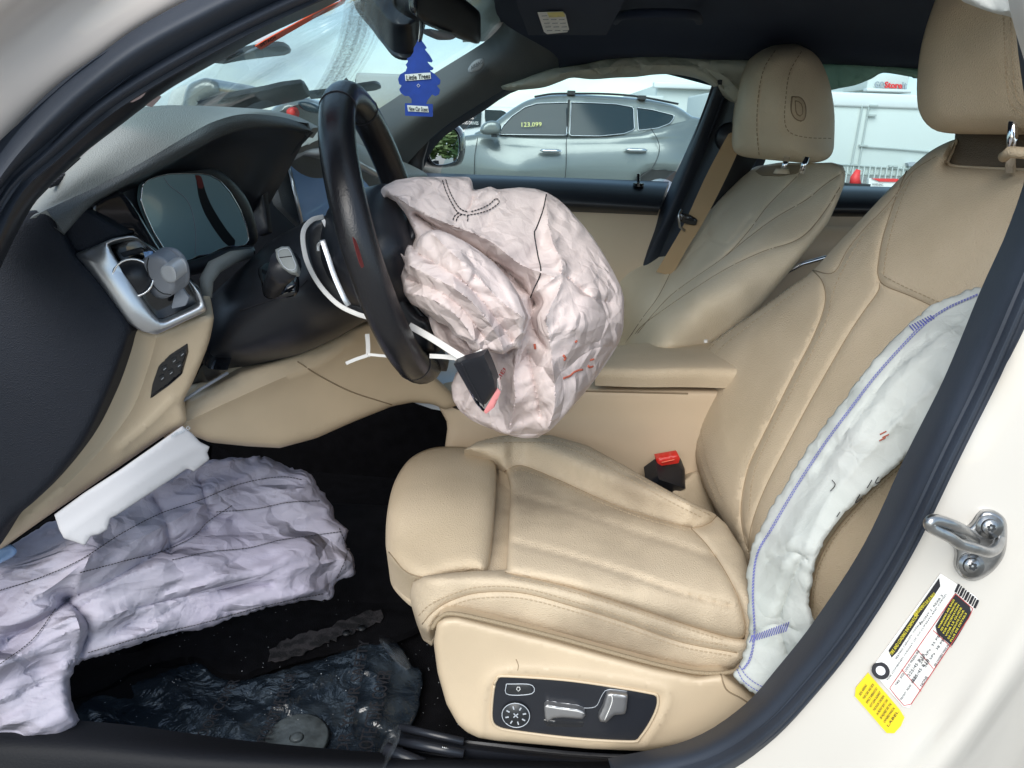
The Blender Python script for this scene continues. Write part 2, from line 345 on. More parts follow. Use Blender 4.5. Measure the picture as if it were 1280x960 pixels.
def inside(P, Q):
    x, y = P[:, 0], P[:, 1]; r = np.zeros(len(P), bool)
    for i in range(len(Q)):
        (x1, y1), (x2, y2) = Q[i], Q[i-1]
        if y1 == y2: continue
        c = ((y1 > y) != (y2 > y)) & (x < (x2-x1)*(y-y1)/(y2-y1)+x1); r ^= c
    return r
def smooth2(pts, closed=True, n=6):
    return [(v.x, v.y) for v in crom([Vector((a, b, 0)) for a, b in pts], n, closed)]
def even(poly, step, closed=True):
    P = [Vector((a, b, 0)) for a, b in poly]
    if closed: P.append(P[0])
    L_ = sum((P[i+1]-P[i]).length for i in range(len(P)-1)); n = max(6, int(L_/step)+1)
    q = resample(P, n); q = q[:-1] if closed else q
    return [(v.x, v.y) for v in q]
class Surf: pass
def panel(name, outline, ctrl, m, parent=None, puff=.012, rad=14, thick=.03, step=6, disp=None, sm=True, grooves=(), ridges=(), label=None, smooth=True, mb=None, noback=False, flatback=None, edgestep=None, creases=(), reg=1e-4):
    """a solid padded piece: outline seen from the camera, its distance from control points, rounded edges, real thickness"""
    out_ = even(smooth2(outline) if sm else outline, edgestep or step)
    df = ctrl if callable(ctrl) else tps(ctrl, reg)
    xs = [p[0] for p in out_]; ys = [p[1] for p in out_]
    rnd = random.Random(len(out_)*31+int(xs[0]))
    gx = []; r_ = 0; y = min(ys)
    while y < max(ys):
        x = min(xs)+(step/2 if r_ % 2 else 0)
        while x < max(xs): gx.append((x+rnd.uniform(-.12, .12)*step, y+rnd.uniform(-.12, .12)*step)); x += step
        y += step*.87; r_ += 1
    G = np.array(gx) if gx else np.zeros((0, 2)); oa = np.array(out_)
    if len(G):
        G = G[inside(G, oa)]
        if len(G): G = G[segdist(G, oa) > (edgestep or step)*.55]
    rl = [(even(smooth2(g[0], False), 4, False), g[1], g[2]) for g in ridges]
    cl_ = [(even(smooth2(g[0], False), 4, False), g[1], g[2]) for g in creases]; CPT = []; RINGS = []
    lines_ = []
    if puff and rad >= 3:                            # rings of points just inside the edge, so that it rounds off cleanly
        tg = np.roll(oa, -1, 0)-np.roll(oa, 1, 0); tg /= np.maximum(np.linalg.norm(tg, axis=1), 1e-6)[:, None]; nn = np.c_[-tg[:, 1], tg[:, 0]]
        if not inside(oa+nn*.5, oa).mean() > .5: nn = -nn
        for r0 in ((.10, .32, .65) if rad >= 8 else (.3,)):
            rg_ = oa+nn*r0*rad; rg_ = rg_[inside(rg_, oa)]
            if len(rg_):
                rg_ = rg_[segdist(rg_, oa) > r0*rad*.93]
                if len(rg_): RINGS.append(rg_)
    for g, wd, am in cl_+rl:
        q0 = np.array(g); tg = np.gradient(q0, axis=0); tg /= np.maximum(np.linalg.norm(tg, axis=1), 1e-6)[:, None]; nn = np.c_[-tg[:, 1], tg[:, 0]]; o_ = max(2.2, min(wd*.8, step))
        lines_ += [q0, q0+nn*o_, q0-nn*o_]
    lines_ = lines_[0::3]+lines_[1::3]+lines_[2::3]
    for ig, g_ in enumerate(lines_+RINGS):
        g_ = np.array(g_); mind = 2.0 if ig < len(lines_) else min(2.0, rad*.16); g_ = g_[inside(g_, oa)]
        if len(g_) and ig < len(lines_): g_ = g_[segdist(g_, oa) > 1.6]
        if len(CPT) and len(g_): g_ = g_[np.min(np.linalg.norm(g_[:, None]-np.array(CPT)[None], axis=2), axis=1) > mind]
        CPT += [tuple(p) for p in g_]
    if CPT and len(G):
        G = G[np.array([np.min(np.linalg.norm(np.array(CPT)-g, axis=1)) for g in G]) > step*.5]
    P = [tuple(p) for p in oa]+CPT+[tuple(p) for p in G]; nb = len(oa)
    vo, eo, fo, *_ = geometry.delaunay_2d_cdt([Vector(p) for p in P], [], [list(range(nb))], 1, 1e-5)
    P2 = np.array([(v.x, v.y) for v in vo])
    gl = [(even(smooth2(g[0], False), 5, False), g[1], g[2]) for g in grooves]
    def dep(Q):
        Q = np.asarray(Q, float)
        Y = np.array([df(a, b) for a, b in Q]) if callable(ctrl) else df(Q)
        if puff:
            t = np.clip(segdist(Q, oa)/rad, 0, 1); t = np.where(inside(Q, oa), t, 0); Y = Y+puff*(1-np.sqrt(np.clip(1-(1-t)**2, 0, 1)))
        for g, wd, am in gl: Y = Y+am*np.exp(-(segdist(Q, g, False)/wd)**2)
        for g, wd, am in cl_: Y = Y+am*np.exp(-segdist(Q, g, False)/wd)
        for g, wd, am in rl: Y = Y-am*np.exp(-segdist(Q, g, False)/wd)
        if disp: Y = Y+np.array([disp(a, b) for a, b in Q])
        return Y
    Y = dep(P2); W = [U(P2[i][0], P2[i][1], Y[i]) for i in range(len(P2))]
    nrm = Vector((0, 0, 0)); faces = []
    for f in fo:
        a, b, c = W[f[0]], W[f[1]], W[f[2]]; q = (b-a).cross(c-a)
        if q.dot(CP-a) < 0: f = f[::-1]; q = -q
        faces.append(tuple(f)); nrm += q
    nrm.normalize(); off = -nrm*thick if flatback is None else Vector(flatback)
    K = len(W); cnt = {}
    for f in faces:
        for i in range(3):
            e = (f[i], f[(i+1) % 3]); cnt[e] = 1
    fs = list(faces)
    bl = [e for e in cnt if (e[1], e[0]) not in cnt]
    if noback: Wb = []
    else:
        Wb = [v+off for v in W]
        fs += [tuple(i+K for i in f[::-1]) for f in faces]; fs += [(b, a, a+K, b+K) for a, b in bl]
    s = Surf(); s.Y = lambda a, b: float(dep([(a, b)])[0]); s.many = dep; s.n = nrm; s.out = out_
    if mb is not None: mb.add(W+Wb, fs); s.o = None; return s
    s.o = mesh(name, W+Wb, fs, m, parent, smooth, label)
    try: s.o.data.set_sharp_from_angle(angle=R(62))
    except Exception: pass
    return s
def onsurf(pts, s, lift=.0012, step=3, closed=False, sm=True):
    p = even(smooth2(pts, closed) if sm else pts, step, closed); Y = s.many(p)
    W = [U(a, b, y) for (a, b), y in zip(p, Y)]
    return [v+(CP-v).normalized()*lift for v in W]
def seam(name, pts, s, parent, r=.0012, m='seam', lift=.0004, step=4, mb=None):
    b = MB() if mb is None else mb; b.tube(onsurf(pts, s, lift, step), r, 5)
    return b.build(name, m, parent, True) if mb is None else None
def stitch(name, runs, s, parent, dash=4.2, gap=2.2, r=.0005, m='thread', lift=.0008):
    b = MB()
    for pts in runs:
        W = onsurf(pts, s, lift, 1.0); i = 0
        while i+int(dash) < len(W):
            a, c = W[i], W[i+int(dash)]; t = (c-a); L_ = t.length
            if L_ > 1e-6:
                t.normalize(); vw = (CP-a).normalized(); sd_ = t.cross(vw).normalized(); b.box((a+c)/2, t*L_*.5, sd_*r, vw*r)
            i += int(dash+gap)
    return b.build(name, m, parent)
def text(name, s, p0, p1, p2, m, parent=None, depth=.0004, font_bold=0, label=None, off=0):
    """flat lettering: p0 baseline start, p1 baseline end, p2 cap height above the start"""
    c = bpy.data.curves.new(name, 'FONT'); c.body = s; c.size = 1; c.resolution_u = 2; c.offset = off; c.extrude = .02
    o = bpy.data.objects.new(name, c); COL.objects.link(o); bpy.context.view_layer.update()
    me = bpy.data.meshes.new_from_object(o.evaluated_get(bpy.context.evaluated_depsgraph_get())); COL.objects.unlink(o); bpy.data.objects.remove(o)
    A, B, C_ = V(p0), V(p1), V(p2); xs = [v.co.x for v in me.vertices]; ys = [v.co.y for v in me.vertices]
    x0, x1 = min(xs), max(xs); y1 = max(ys); ex = (B-A)/(x1-x0); ey = (C_-A)/max(.5, y1); en = ex.cross(ey).normalized()
    if en.dot(CP-A) < 0: en = -en
    vs = [A+ex*(v.co.x-x0)+ey*v.co.y+en*(depth if v.co.z > 0 else 0) for v in me.vertices]; fs = [tuple(p.vertices) for p in me.polygons]
    return mesh(name, vs, fs, m, parent, False, label)
def N3(x, y, z=0, s=1): return noise.noise(Vector((x*s, y*s, z)))
def crease(x, y, s, seed=0):                         # sharp folded-cloth ridges
    a = noise.noise(Vector((x*s, y*s, seed))); b = noise.noise(Vector((x*s*2.1+9, y*s*2.1, seed+5))); return abs(a)*1.0+abs(b)*.5
def crumple(x, y, seed, f=.02, n=6):                # straight sharp folds in many directions, as in creased cloth
    rn = random.Random(seed); h = 0; wx = x+14*noise.noise(Vector((x*.012, y*.012, seed))); wy = y+14*noise.noise(Vector((x*.012, y*.012, seed+7)))
    for k in range(n):
        an = rn.uniform(0, math.pi); fk = f*rn.uniform(.6, 1.0)*(1.45**k); ph = rn.random(); t = (wx*math.cos(an)+wy*math.sin(an))*fk+ph
        tr = abs((t % 1)-.5)*2; mk = noise.noise(Vector((x*.014+k*3.1, y*.014, seed+k)))*1.6+.45; h += tr*max(0, min(1, mk))*(f/fk)
    return h
def prism(name, outline, Y, depth, m, parent=None, puff=.002, rad=3, step=4, sm=False, label=None, mb=None, ctrl=None):
    return panel(name, outline, ctrl or [(outline[0][0], outline[0][1], Y)], m, parent, puff=puff, rad=rad, thick=depth, step=step, sm=sm, label=label, mb=mb)
# ================================================================== setting: ground
me_g = MB(); me_g.box((0, 100, -.05), (400, 0, 0), (0, 400, 0), (0, 0, .05))
tag(me_g.build('ground', 'ground'), 'dusty grey gravel ground of the vehicle yard', 'ground', kind='structure')
# ================================================================== the car shell
car = thing('car', 'white car with the driver door open, filling the frame around the beige seats', 'car', Vector((0, 1.5, 0)))
# painted frame round the windscreen pillar, near side
grid('pillar_paint', [[(-260, 60, .58), (-120, -40, .58), (-60, -95, .60), (60, -170, .62), (200, -250, .64)],
                      [(-200, 150, .60), (-60, 30, .60), (45, -32, .62), (140, -95, .64), (300, -180, .66)],
                      [(-140, 200, .64), (-30, 95, .64), (40, 30, .655), (110, -18, .67), (280, -100, .68)],
                      [(-90, 290, .66), (-20, 190, .665), (52, 112, .67), (118, 62, .675), (180, 20, .68), (320, -60, .69)],
                      [(-70, 320, .685), (-6, 210, .685), (62, 130, .69), (126, 82, .695), (186, 38, .70), (335, -40, .70)]],
     'paint_frame', car, n=30, k=6, thick=.02)
grid('door_seal', [[(-80, 300, .655), (-10, 195, .66), (58, 118, .665), (122, 70, .665), (184, 27, .67), (330, -50, .68)],
                   [(-60, 325, .64), (0, 222, .645), (62, 150, .65), (124, 96, .65), (190, 50, .655), (345, -30, .665)],
                   [(-45, 345, .66), (2, 236, .665), (62, 178, .67), (125, 124, .67), (190, 82, .675), (270, 38, .68), (344, 2, .685), (440, -40, .69)]],
     'rubber', car, n=34, k=6, thick=.02)
grid('door_seal_lip', [[(-45, 343, .662), (2, 234, .667), (62, 176, .672), (125, 122, .672), (190, 80, .677), (270, 36, .682), (344, 0, .687), (440, -42, .69)],
                   [(-40, 352, .655), (6, 246, .66), (66, 188, .665), (129, 134, .665), (194, 92, .67), (273, 48, .675), (347, 11, .68), (440, -28, .69)],
                   [(-30, 365, .68), (10, 262, .685), (70, 203, .69), (133, 148, .69), (198, 106, .695), (276, 62, .70), (350, 24, .70), (440, -15, .71)]],
     'rubber', car, n=34, k=6, thick=.012)
grid('pillar_trim', [[(-60, 380, .69), (6, 258, .70), (66, 200, .705), (131, 146, .705), (196, 104, .71), (275, 60, .715), (350, 22, .72), (440, -20, .72)],
                     [(-30, 400, .70), (20, 280, .72), (80, 212, .735), (145, 160, .745), (215, 105, .755), (290, 60, .765), (365, 20, .77), (440, -18, .77)],
                     [(0, 330, .82), (50, 244, .84), (103, 194, .85), (175, 134, .86), (281, 72, .87), (335, 43, .875), (400, 13, .88), (450, -14, .89)]],
     'black_smooth', car, n=34, k=8, thick=.03)
# small pink tag stuck on the pillar
grid('pillar_sticker', [[(156, 126, .695), (164, 120, .69), (172, 114, .69)], [(174, 130, .74), (182, 123, .735), (188, 117, .735)], [(190, 134, .80), (197, 127, .80), (202, 121, .80)]], 'pink_tape', car, n=6, k=4, thick=.001)
# roof lining
rows = []
HL = [(622, 38), (650, 104), (700, 90), (740, 78), (800, 72), (850, 73), (905, 82), (950, 78), (1040, 82), (1148, 88), (1230, 92), (1420, 100)]
r0 = [(622, 36, 2.02)]+[(a, b, 1.98) for a, b in HL[1:]]
def zrow(Y, z, xs): return [Vector((x, Y, z)) for x in xs]
farrow = [(700, 88, 1.98), (760, 76, 1.98), (820, 71, 1.98), (880, 76, 1.97), (940, 78, 1.97), (1040, 81, 1.98), (1148, 87, 1.98), (1420, 96, 1.98), (1700, 100, 1.98)]
fr3 = [U(*p) for p in farrow]
def roofz(x): return 1.395-.03*(x-.7)**2
rr = [fr3, [Vector((p.x-.02, 1.90, roofz(p.x)-.012)) for p in fr3]]
for Y, dz in ((1.75, .035), (1.43, .055), (1.1, .035), (.9, -.008)):
    rr.append([Vector((-.05+(p.x-fr3[0].x)*1.03+(0), Y, roofz(p.x)+dz)) for p in fr3])
grid('roof_lining', rr, 'headliner', car, n=40, k=6, thick=.03, away=Vector((0, 0, 1)))
grid('roof_panel', [[Vector((x, Y, 1.50-.05*(x-.7)**2-(.05 if Y in (.80, 2.06) else 0))) for x in (-.15, .3, .8, 1.3, 1.9)] for Y in (.80, 1.0, 1.43, 1.85, 2.06)], 'paint', car, n=20, k=4, thick=.01, away=Vector((0, 0, -1)))
# far windscreen pillar trim
fp = grid('pillar_trim', [[(375, 212, 2.0), (435, 163, 2.0), (490, 125, 2.0), (544, 91, 2.0), (600, 56, 2.0), (618, 42, 1.99), (630, 26, 1.96), (632, 5, 1.9)],
                     [(400, 240, 1.97), (462, 190, 1.96), (516, 150, 1.96), (568, 112, 1.96), (616, 78, 1.96), (634, 66, 1.95), (646, 55, 1.93), (660, 30, 1.88)],
                     [(450, 270, 2.02), (495, 220, 2.02), (528, 184, 2.02), (554, 160, 2.02), (600, 130, 2.02), (640, 107, 2.01), (654, 102, 2.0), (690, 92, 1.99), (740, 80, 1.98)]],
     'brow_grain', car, n=34, k=8, thick=.03)
grid('window_seal', [[(495, 260, 2.05), (512, 222, 2.05), (524, 192, 2.05), (548, 166, 2.05), (600, 131, 2.05), (640, 108, 2.04), (700, 92, 2.03), (800, 78, 2.03), (900, 100, 2.05)],
                     [(505, 270, 2.08), (526, 224, 2.08), (533, 200, 2.08), (556, 170, 2.08), (604, 139, 2.08), (642, 115, 2.07), (700, 100, 2.06), (800, 88, 2.06), (900, 110, 2.06)]], 'rubber', car, n=30, k=4, thick=.02)
sfp = Surf()
bd = prism('airbag_badge', [(586, 84), (593, 76), (603, 73), (605, 80), (600, 87), (590, 91), (585, 90)], 1.935, .004, 'badge', car, sm=True, step=3)
text('badge_text', 'AIRBAG', (589, 87.5, 1.93), (603.5, 79, 1.93), (588, 83, 1.93), 'dark_trim', bd.o, depth=.0005)
# windscreen: follows both pillars
wsn = [(140, 150, .93), (172, 138, .93), (281, 74, .925), (335, 45, .925), (400, 15, .925), (470, -25, .925), (530, -75, .925), (590, -136, .93)]
wsm1 = [(215, 148, 1.10), (240, 138, 1.11), (315, 92, 1.12), (365, 62, 1.12), (420, 30, 1.12), (490, -12, 1.12), (545, -55, 1.12), (600, -96, 1.12)]
wsm = [(288, 150, 1.45), (310, 140, 1.46), (372, 102, 1.47), (420, 75, 1.47), (470, 48, 1.47), (520, 20, 1.47), (565, -6, 1.47), (608, -31, 1.47)]
wsf = [(380, 216, 2.06), (410, 192, 2.06), (440, 164, 2.06), (490, 127, 2.06), (518, 110, 2.06), (545, 93, 2.06), (584, 68, 2.06), (628, 34, 2.03)]
ws = grid('windscreen', [wsn, wsm1, wsm, wsf], 'windshield_glass', car, n=16, k=8, thick=.004)
# header above the screen
def wpt(u, v):                                       # u along the pillar 0..1, v from near to far 0..1
    G = o_grid[ws.name]; m_ = len(G)-1; n_ = len(G[0])-1; a = v*m_; b = u*n_; i = min(int(a), m_-1); j = min(int(b), n_-1); fa, fb = a-i, b-j
    return (G[i][j]*(1-fa)+G[i+1][j]*fa)*(1-fb)+(G[i][j+1]*(1-fa)+G[i+1][j+1]*fa)*fb
hz = [wpt(1, v/10) for v in range(11)]
grid('roof_header', [hz, [p+Vector((.10, 0, .012)) for p in hz], [p+Vector((.26, 0, .03)) for p in hz]], 'headliner', car, n=20, k=5, thick=.03, away=Vector((0, 0, 1)))
# sun visor on the far side, with its label
def vY(a, b, o=0): return Uz(a, b, 1.405-(b+40)*.00030-o).y
vis = grid('sun_visor', [[(a, b, vY(a, b)) for a in (645+max(0, b)*.35, 700, 740, 780-max(0, b)*.5)] for b in (-40, 0, 25, 44)], 'headliner', car, n=16, k=6, thick=.018)
vl = panel('visor_label', [(672, 16), (706, 15), (712, 40), (681, 43)], lambda a, b: vY(a, b, .002), 'label_white', vis, puff=0, thick=.001, step=6, sm=False)
for i in range(5):
    for j in range(3):
        x = 677+j*10+i*1.6; y = 20+i*4.6; Y = vY(x, y, .0035)
        MB().tube([U(x, y, Y), U(x+7, y-.3, Y)], .0007, 4).build('print_line', 'gray_plastic', vl.o)
panel('label_heading', [(684, 16), (705, 15.4), (706.5, 21), (686, 22)], lambda a, b: vY(a, b, .0035), 'amber_warning', vl.o, puff=0, thick=.0005, step=6, sm=False)
# grab handle above the far door
tube('grab_handle', [(a_, b_, Uz(a_, b_, z_).y) for a_, b_, z_ in ((770, 26, 1.425), (776, 20, 1.405), (800, 17, 1.40), (840, 17, 1.40), (868, 19, 1.405), (874, 26, 1.42))], .008, 'headliner', car, spl=5)
# ---- far side: front door, pillar, rear door
FD = 2.06
fd = grid('front_door', [[(470, 214, 2.10), (560, 217, 2.10), (700, 222, 2.10), (836, 228, 2.10)],
                         [(470, 224, 2.03), (560, 226, 2.03), (700, 230, 2.03), (832, 238, 2.03)],
                         [(470, 246, 1.99), (560, 249, 1.99), (700, 255, 1.99), (824, 262, 1.99)],
                         [(470, 262, 2.05), (560, 264, 2.05), (700, 268, 2.05), (820, 272, 2.05)]], 'black_smooth', car, n=20, k=6, thick=.05)
grid('window_strip', [[(500, 217, 2.115), (640, 220, 2.115), (836, 227, 2.115)], [(500, 221, 2.095), (640, 224, 2.095), (836, 231.5, 2.095)]], 'rubber', fd, n=12, k=3, thick=.01)
grid('door_card', [[(500, 255, 2.03), (640, 257, 2.03), (830, 262, 2.03)], [(500, 300, 2.0), (640, 300, 2.0), (815, 305, 2.0)], [(500, 350, 1.98), (640, 352, 1.98), (800, 350, 1.98)], [(500, 420, 2.0), (640, 420, 2.0), (800, 420, 2.0)], [(500, 470, 2.05), (640, 470, 2.05), (800, 470, 2.05)]], 'beige_door', fd, n=20, k=5, thick=.03)
lk = MB(); lk.tube([(798, 232, 2.05), (798, 217, 2.05)], .004, 8); lk.disc(U(798, 233, 2.04), (0, 0, 1), .014, .008, 14); lk.build('lock_pin', 'black_gloss', fd)
panel('window_pane', [(548, 222), (560, 190), (600, 140), (650, 104), (760, 74), (890, 80), (905, 100), (836, 230), (700, 226)], [(560, 220, 2.12), (836, 230, 2.12), (700, 80, 2.03)], 'side_glass', fd, puff=0, thick=.004, step=30, sm=False)
# mirror triangle
panel('mirror_trim', [(430, 190), (470, 186), (520, 174), (540, 168), (536, 178), (529, 200), (527, 222), (430, 226)], [(470, 200, 2.04)], 'black_smooth', fd, puff=.01, rad=6, thick=.03, step=8, sm=False)
panel('pillar_clip', [(500, 178), (513, 181), (512, 186), (499, 182)], [(500, 178, 2.0)], 'clear_gray', fd, puff=.002, rad=3, thick=.006, step=3, sm=False)
# far mirror
MY = lambda a, b: 2.30+(a-556)*.0022+((a-556)**2+(b-182)**2)*(2.3/967)**2/(2*.9)-(b-182)*.00012
mir = panel('door_mirror', [(560, 153), (572, 156), (580, 165), (582, 182), (579, 200), (570, 208), (548, 210), (535, 206), (530, 195), (533, 175), (545, 158)], lambda a, b: MY(a, b)+.012, 'black_gloss', car, puff=.03, rad=5, thick=.12, step=4, flatback=(-.10, .06, 0))
mp_ = [(556, 158), (566, 160), (573, 168), (575, 183), (572, 199), (563, 205), (548, 207), (540, 203), (536, 193), (539, 175), (546, 163)]
mq = panel('mirror_glass', mp_, lambda a, b: MY(a, b)-.002, 'mirror_glass', mir.o, puff=0, thick=.004, step=4)
MB().tube(onsurf(mp_+[mp_[0]], mq, .001, 3, False, True), .003, 6).build('mirror_rim', 'black_gloss', mir.o, True)
# far centre pillar
grid('centre_pillar', [[(893, 100, 1.98), (868, 165, 2.0), (838, 232, 2.02), (818, 280, 2.03), (792, 345, 2.03), (740, 470, 2.03)],
                       [(900, 100, 1.93), (876, 165, 1.95), (850, 232, 1.97), (832, 275, 1.98), (806, 330, 1.98), (755, 470, 1.98)],
                       [(915, 100, 1.955), (893, 165, 1.975), (864, 232, 1.985), (846, 275, 2.0), (825, 330, 2.0), (775, 470, 2.0)]], 'rubber', car, n=20, k=5, thick=.03)
grid('pillar_cover', [[(905, 90, 1.965), (885, 165, 1.98), (858, 232, 1.99), (840, 275, 2.0), (815, 330, 2.0), (765, 470, 2.0)],
                      [(940, 90, 1.92), (925, 165, 1.93), (900, 232, 1.94), (880, 275, 1.95), (860, 330, 1.95), (800, 470, 1.95)],
                      [(975, 90, 1.96), (957, 165, 1.96), (948, 196, 1.97), (925, 240, 1.97), (900, 330, 1.97), (850, 470, 1.97)]], 'black_smooth', car, n=20, k=6, thick=.04)
MB().disc(U(912, 172, 1.935), (-.15, -1, .1), .035, .012, 24, .028).build('belt_anchor', 'black_smooth', car, True)
tube('pillar_frame', [(978, 80, 2.04), (950, 200, 2.06), (925, 262, 2.06)], .014, 'rubber', car, n=8)
rd = grid('rear_door', [[(900, 228, 2.12), (1050, 232, 2.12), (1200, 236, 2.12), (1450, 244, 2.12)],
                        [(900, 238, 2.04), (1050, 240, 2.04), (1200, 244, 2.04), (1450, 252, 2.04)],
                        [(900, 262, 2.0), (1050, 263, 2.0), (1200, 266, 2.0), (1450, 274, 2.0)],
                        [(900, 272, 2.05), (1050, 274, 2.05), (1200, 276, 2.05), (1450, 284, 2.05)]], 'black_smooth', car, n=16, k=6, thick=.05)
grid('door_card', [[(900, 264, 2.03), (1080, 266, 2.03), (1450, 276, 2.03)], [(900, 290, 2.02), (1080, 292, 2.02), (1450, 300, 2.02)], [(900, 312, 1.95), (1080, 314, 1.95), (1450, 320, 1.95)], [(900, 600, 2.0), (1080, 600, 2.0), (1450, 600, 2.0)]], 'beige_door', rd, n=12, k=5, thick=.03)
dh = prism('door_handle', [(1015, 295), (1048, 290), (1050, 300), (1040, 312), (1012, 316)], 1.985, .02, 'black_gloss', rd, step=5)
tube('handle_trim', [(1012, 296, 1.98), (1030, 293, 1.98), (1032, 302, 1.98), (1024, 312, 1.98)], .003, 'chrome', dh.o, n=6)
tube('armrest_trim', [(975, 345, 1.93), (1002, 330, 1.93), (1030, 322, 1.93), (1090, 318, 1.93)], .006, 'chrome', rd, n=6)
panel('window_pane', [(948, 232), (960, 80), (1000, 78), (1150, 84), (1440, 92), (1450, 246)], [(948, 232, 2.12), (1450, 246, 2.12), (1150, 80, 2.03)], 'side_glass', rd, puff=0, thick=.004, step=40, sm=False)
# rear bench and shelf deep in the cabin (seen between the front seats)
rs = MB(); rs.box((1.55, 1.43, .55), (.28, 0, .02), (0, .55, 0), (-.02, 0, .10)); rs.box((1.88, 1.43, .85), (.08, 0, .02), (0, .55, 0), (-.12, 0, .3)); rs.build('rear_bench', 'leather', car, bevel=.04)
# ---- floor, sill, firewall
grid('floor_pan', [[Vector((x, Y, z)) for x, z in ((-1.15, .62), (-.95, .40), (-.75, .27), (-.4, .235), (0, .23), (.6, .23), (1.3, .25), (2.0, .5))] for Y in (.80, 1.0, 1.3, 1.6, 2.05)], 'carpet', car, n=40, k=4, thick=.03, away=Vector((0, 0, -1)))
MB().box((.5, 2.13, .62), (1.7, 0, 0), (0, .02, 0), (0, 0, .42)).build('body_side', 'carpet', car)
panel('kick_panel', [(-120, 740), (0, 690), (140, 595), (232, 545), (262, 560), (250, 700), (120, 900), (-120, 960)], [(-120, 740, 1.15), (232, 545, 1.25), (0, 900, 1.15)], 'carpet', car, puff=.01, rad=10, thick=.02, step=14, sm=False)
MB().box((-1.13, 1.43, .75), (.02, 0, 0), (0, .62, 0), (0, 0, .35)).build('firewall', 'carpet', car)
MB().box((2.05, 1.43, .75), (.02, 0, 0), (0, .62, 0), (0, 0, .5)).build('rear_bulkhead', 'carpet', car)
grid('sill_trim', [[(-120, 880, .86), (0, 893, .87), (150, 905, .87), (300, 925, .88), (440, 938, .88), (560, 945, .88), (760, 948, .87), (900, 930, .83)],
                   [(-120, 925, .82), (0, 928, .82), (120, 935, .82), (240, 945, .82), (440, 955, .82), (560, 958, .82), (760, 965, .80), (900, 975, .78)],
                   [(-120, 960, .80), (0, 965, .80), (120, 975, .80), (240, 985, .80), (440, 1000, .80), (560, 1010, .8), (760, 1010, .78), (900, 1020, .76)]], 'sill_black', car, n=40, k=6, thick=.02)
grid('sill_paint', [[(-120, 965, .79), (0, 970, .79), (240, 988, .79), (440, 1003, .79), (760, 1013, .77), (960, 1023, .75)], [(-120, 1010, .76), (0, 1010, .76), (240, 1020, .76), (440, 1040, .76), (760, 1040, .74), (960, 1060, .72)], [(-120, 1200, .76), (0, 1200, .76), (240, 1250, .76), (440, 1250, .76), (760, 1250, .74), (960, 1250, .72)]], 'paint', car, n=20, k=4, thick=.01)
# near-side door opening at the back: seal, painted pillar
so0 = [(1262, -60, .80), (1272, 60, .79), (1286, 190, .775), (1262, 280, .765), (1226, 362, .76), (1180, 473, .75), (1133, 567, .745), (1080, 680, .74), (1020, 773, .745), (973, 833, .75), (927, 884, .76), (860, 925, .77), (760, 948, .78)]
so1 = [(1285, -60, .745), (1298, 60, .74), (1312, 190, .735), (1290, 270, .725), (1250, 366, .715), (1204, 470, .71), (1158, 566, .70), (1104, 676, .70), (1044, 773, .70), (994, 838, .705), (942, 893, .71), (872, 936, .72), (770, 962, .73)]
so2 = [(1305, -60, .72), (1318, 60, .715), (1335, 190, .71), (1305, 290, .70), (1266, 382, .69), (1222, 482, .69), (1176, 575, .68), (1122, 686, .68), (1062, 784, .68), (1010, 850, .685), (955, 908, .69), (884, 952, .70), (780, 980, .71)]
so3 = [(1325, -60, .715), (1338, 60, .71), (1352, 210, .705), (1322, 310, .70), (1283, 402, .69), (1236, 505, .69), (1192, 595, .68), (1138, 704, .68), (1076, 802, .68), (1024, 868, .685), (965, 930, .69), (898, 975, .70), (800, 1010, .71)]
grid('door_seal', [so0, so1, so2], 'rubber', car, n=60, k=6, thick=.02)
grid('door_seal_lip', [[(a-1, b-3, y+.002) for a, b, y in so2], [((p[0]+q[0])/2, (p[1]+q[1])/2, p[2]-.012) for p, q in zip(so2, so3)], [(a, b, y+.012) for a, b, y in so3]], 'rubber', car, n=60, k=5, thick=.012)
p3 = [(a-6, b-6, y+.006) for a, b, y in so3]
bp = grid('centre_pillar_paint', [p3,
     [(1345, -60, .70), (1362, 60, .70), (1372, 210, .70), (1345, 330, .69), (1310, 420, .685), (1270, 520, .68), (1230, 620, .675), (1180, 735, .67), (1120, 840, .67), (1065, 910, .67), (1000, 985, .68), (920, 1050, .69), (840, 1090, .69)],
     [(1395, -60, .69), (1405, 60, .69), (1412, 210, .685), (1390, 340, .675), (1365, 440, .67), (1330, 550, .665), (1290, 660, .66), (1240, 770, .655), (1175, 880, .655), (1110, 955, .655), (1040, 1030, .66), (960, 1090, .67), (870, 1130, .67)],
     [(1435, -60, .68), (1445, 60, .675), (1450, 210, .67), (1430, 350, .655), (1410, 460, .65), (1380, 580, .645), (1340, 690, .64), (1290, 790, .635), (1225, 890, .63), (1160, 975, .63), (1085, 1055, .635), (1000, 1120, .64), (900, 1170, .64)],
     [(1455, -60, .69), (1465, 60, .685), (1470, 210, .68), (1450, 360, .67), (1440, 470, .665), (1410, 600, .66), (1365, 715, .655), (1315, 815, .65), (1248, 912, .65), (1185, 1000, .65), (1105, 1085, .655), (1020, 1150, .66), (920, 1200, .66)],
     [(1525, -60, .72), (1535, 60, .715), (1540, 210, .71), (1520, 360, .70), (1510, 480, .70), (1480, 620, .695), (1430, 750, .69), (1370, 850, .685), (1300, 945, .685), (1240, 1030, .69), (1160, 1110, .69), (1080, 1180, .70), (980, 1230, .70)]],
     'paint', car, n=50, k=8, thick=.02)
pG = o_grid[bp.name]
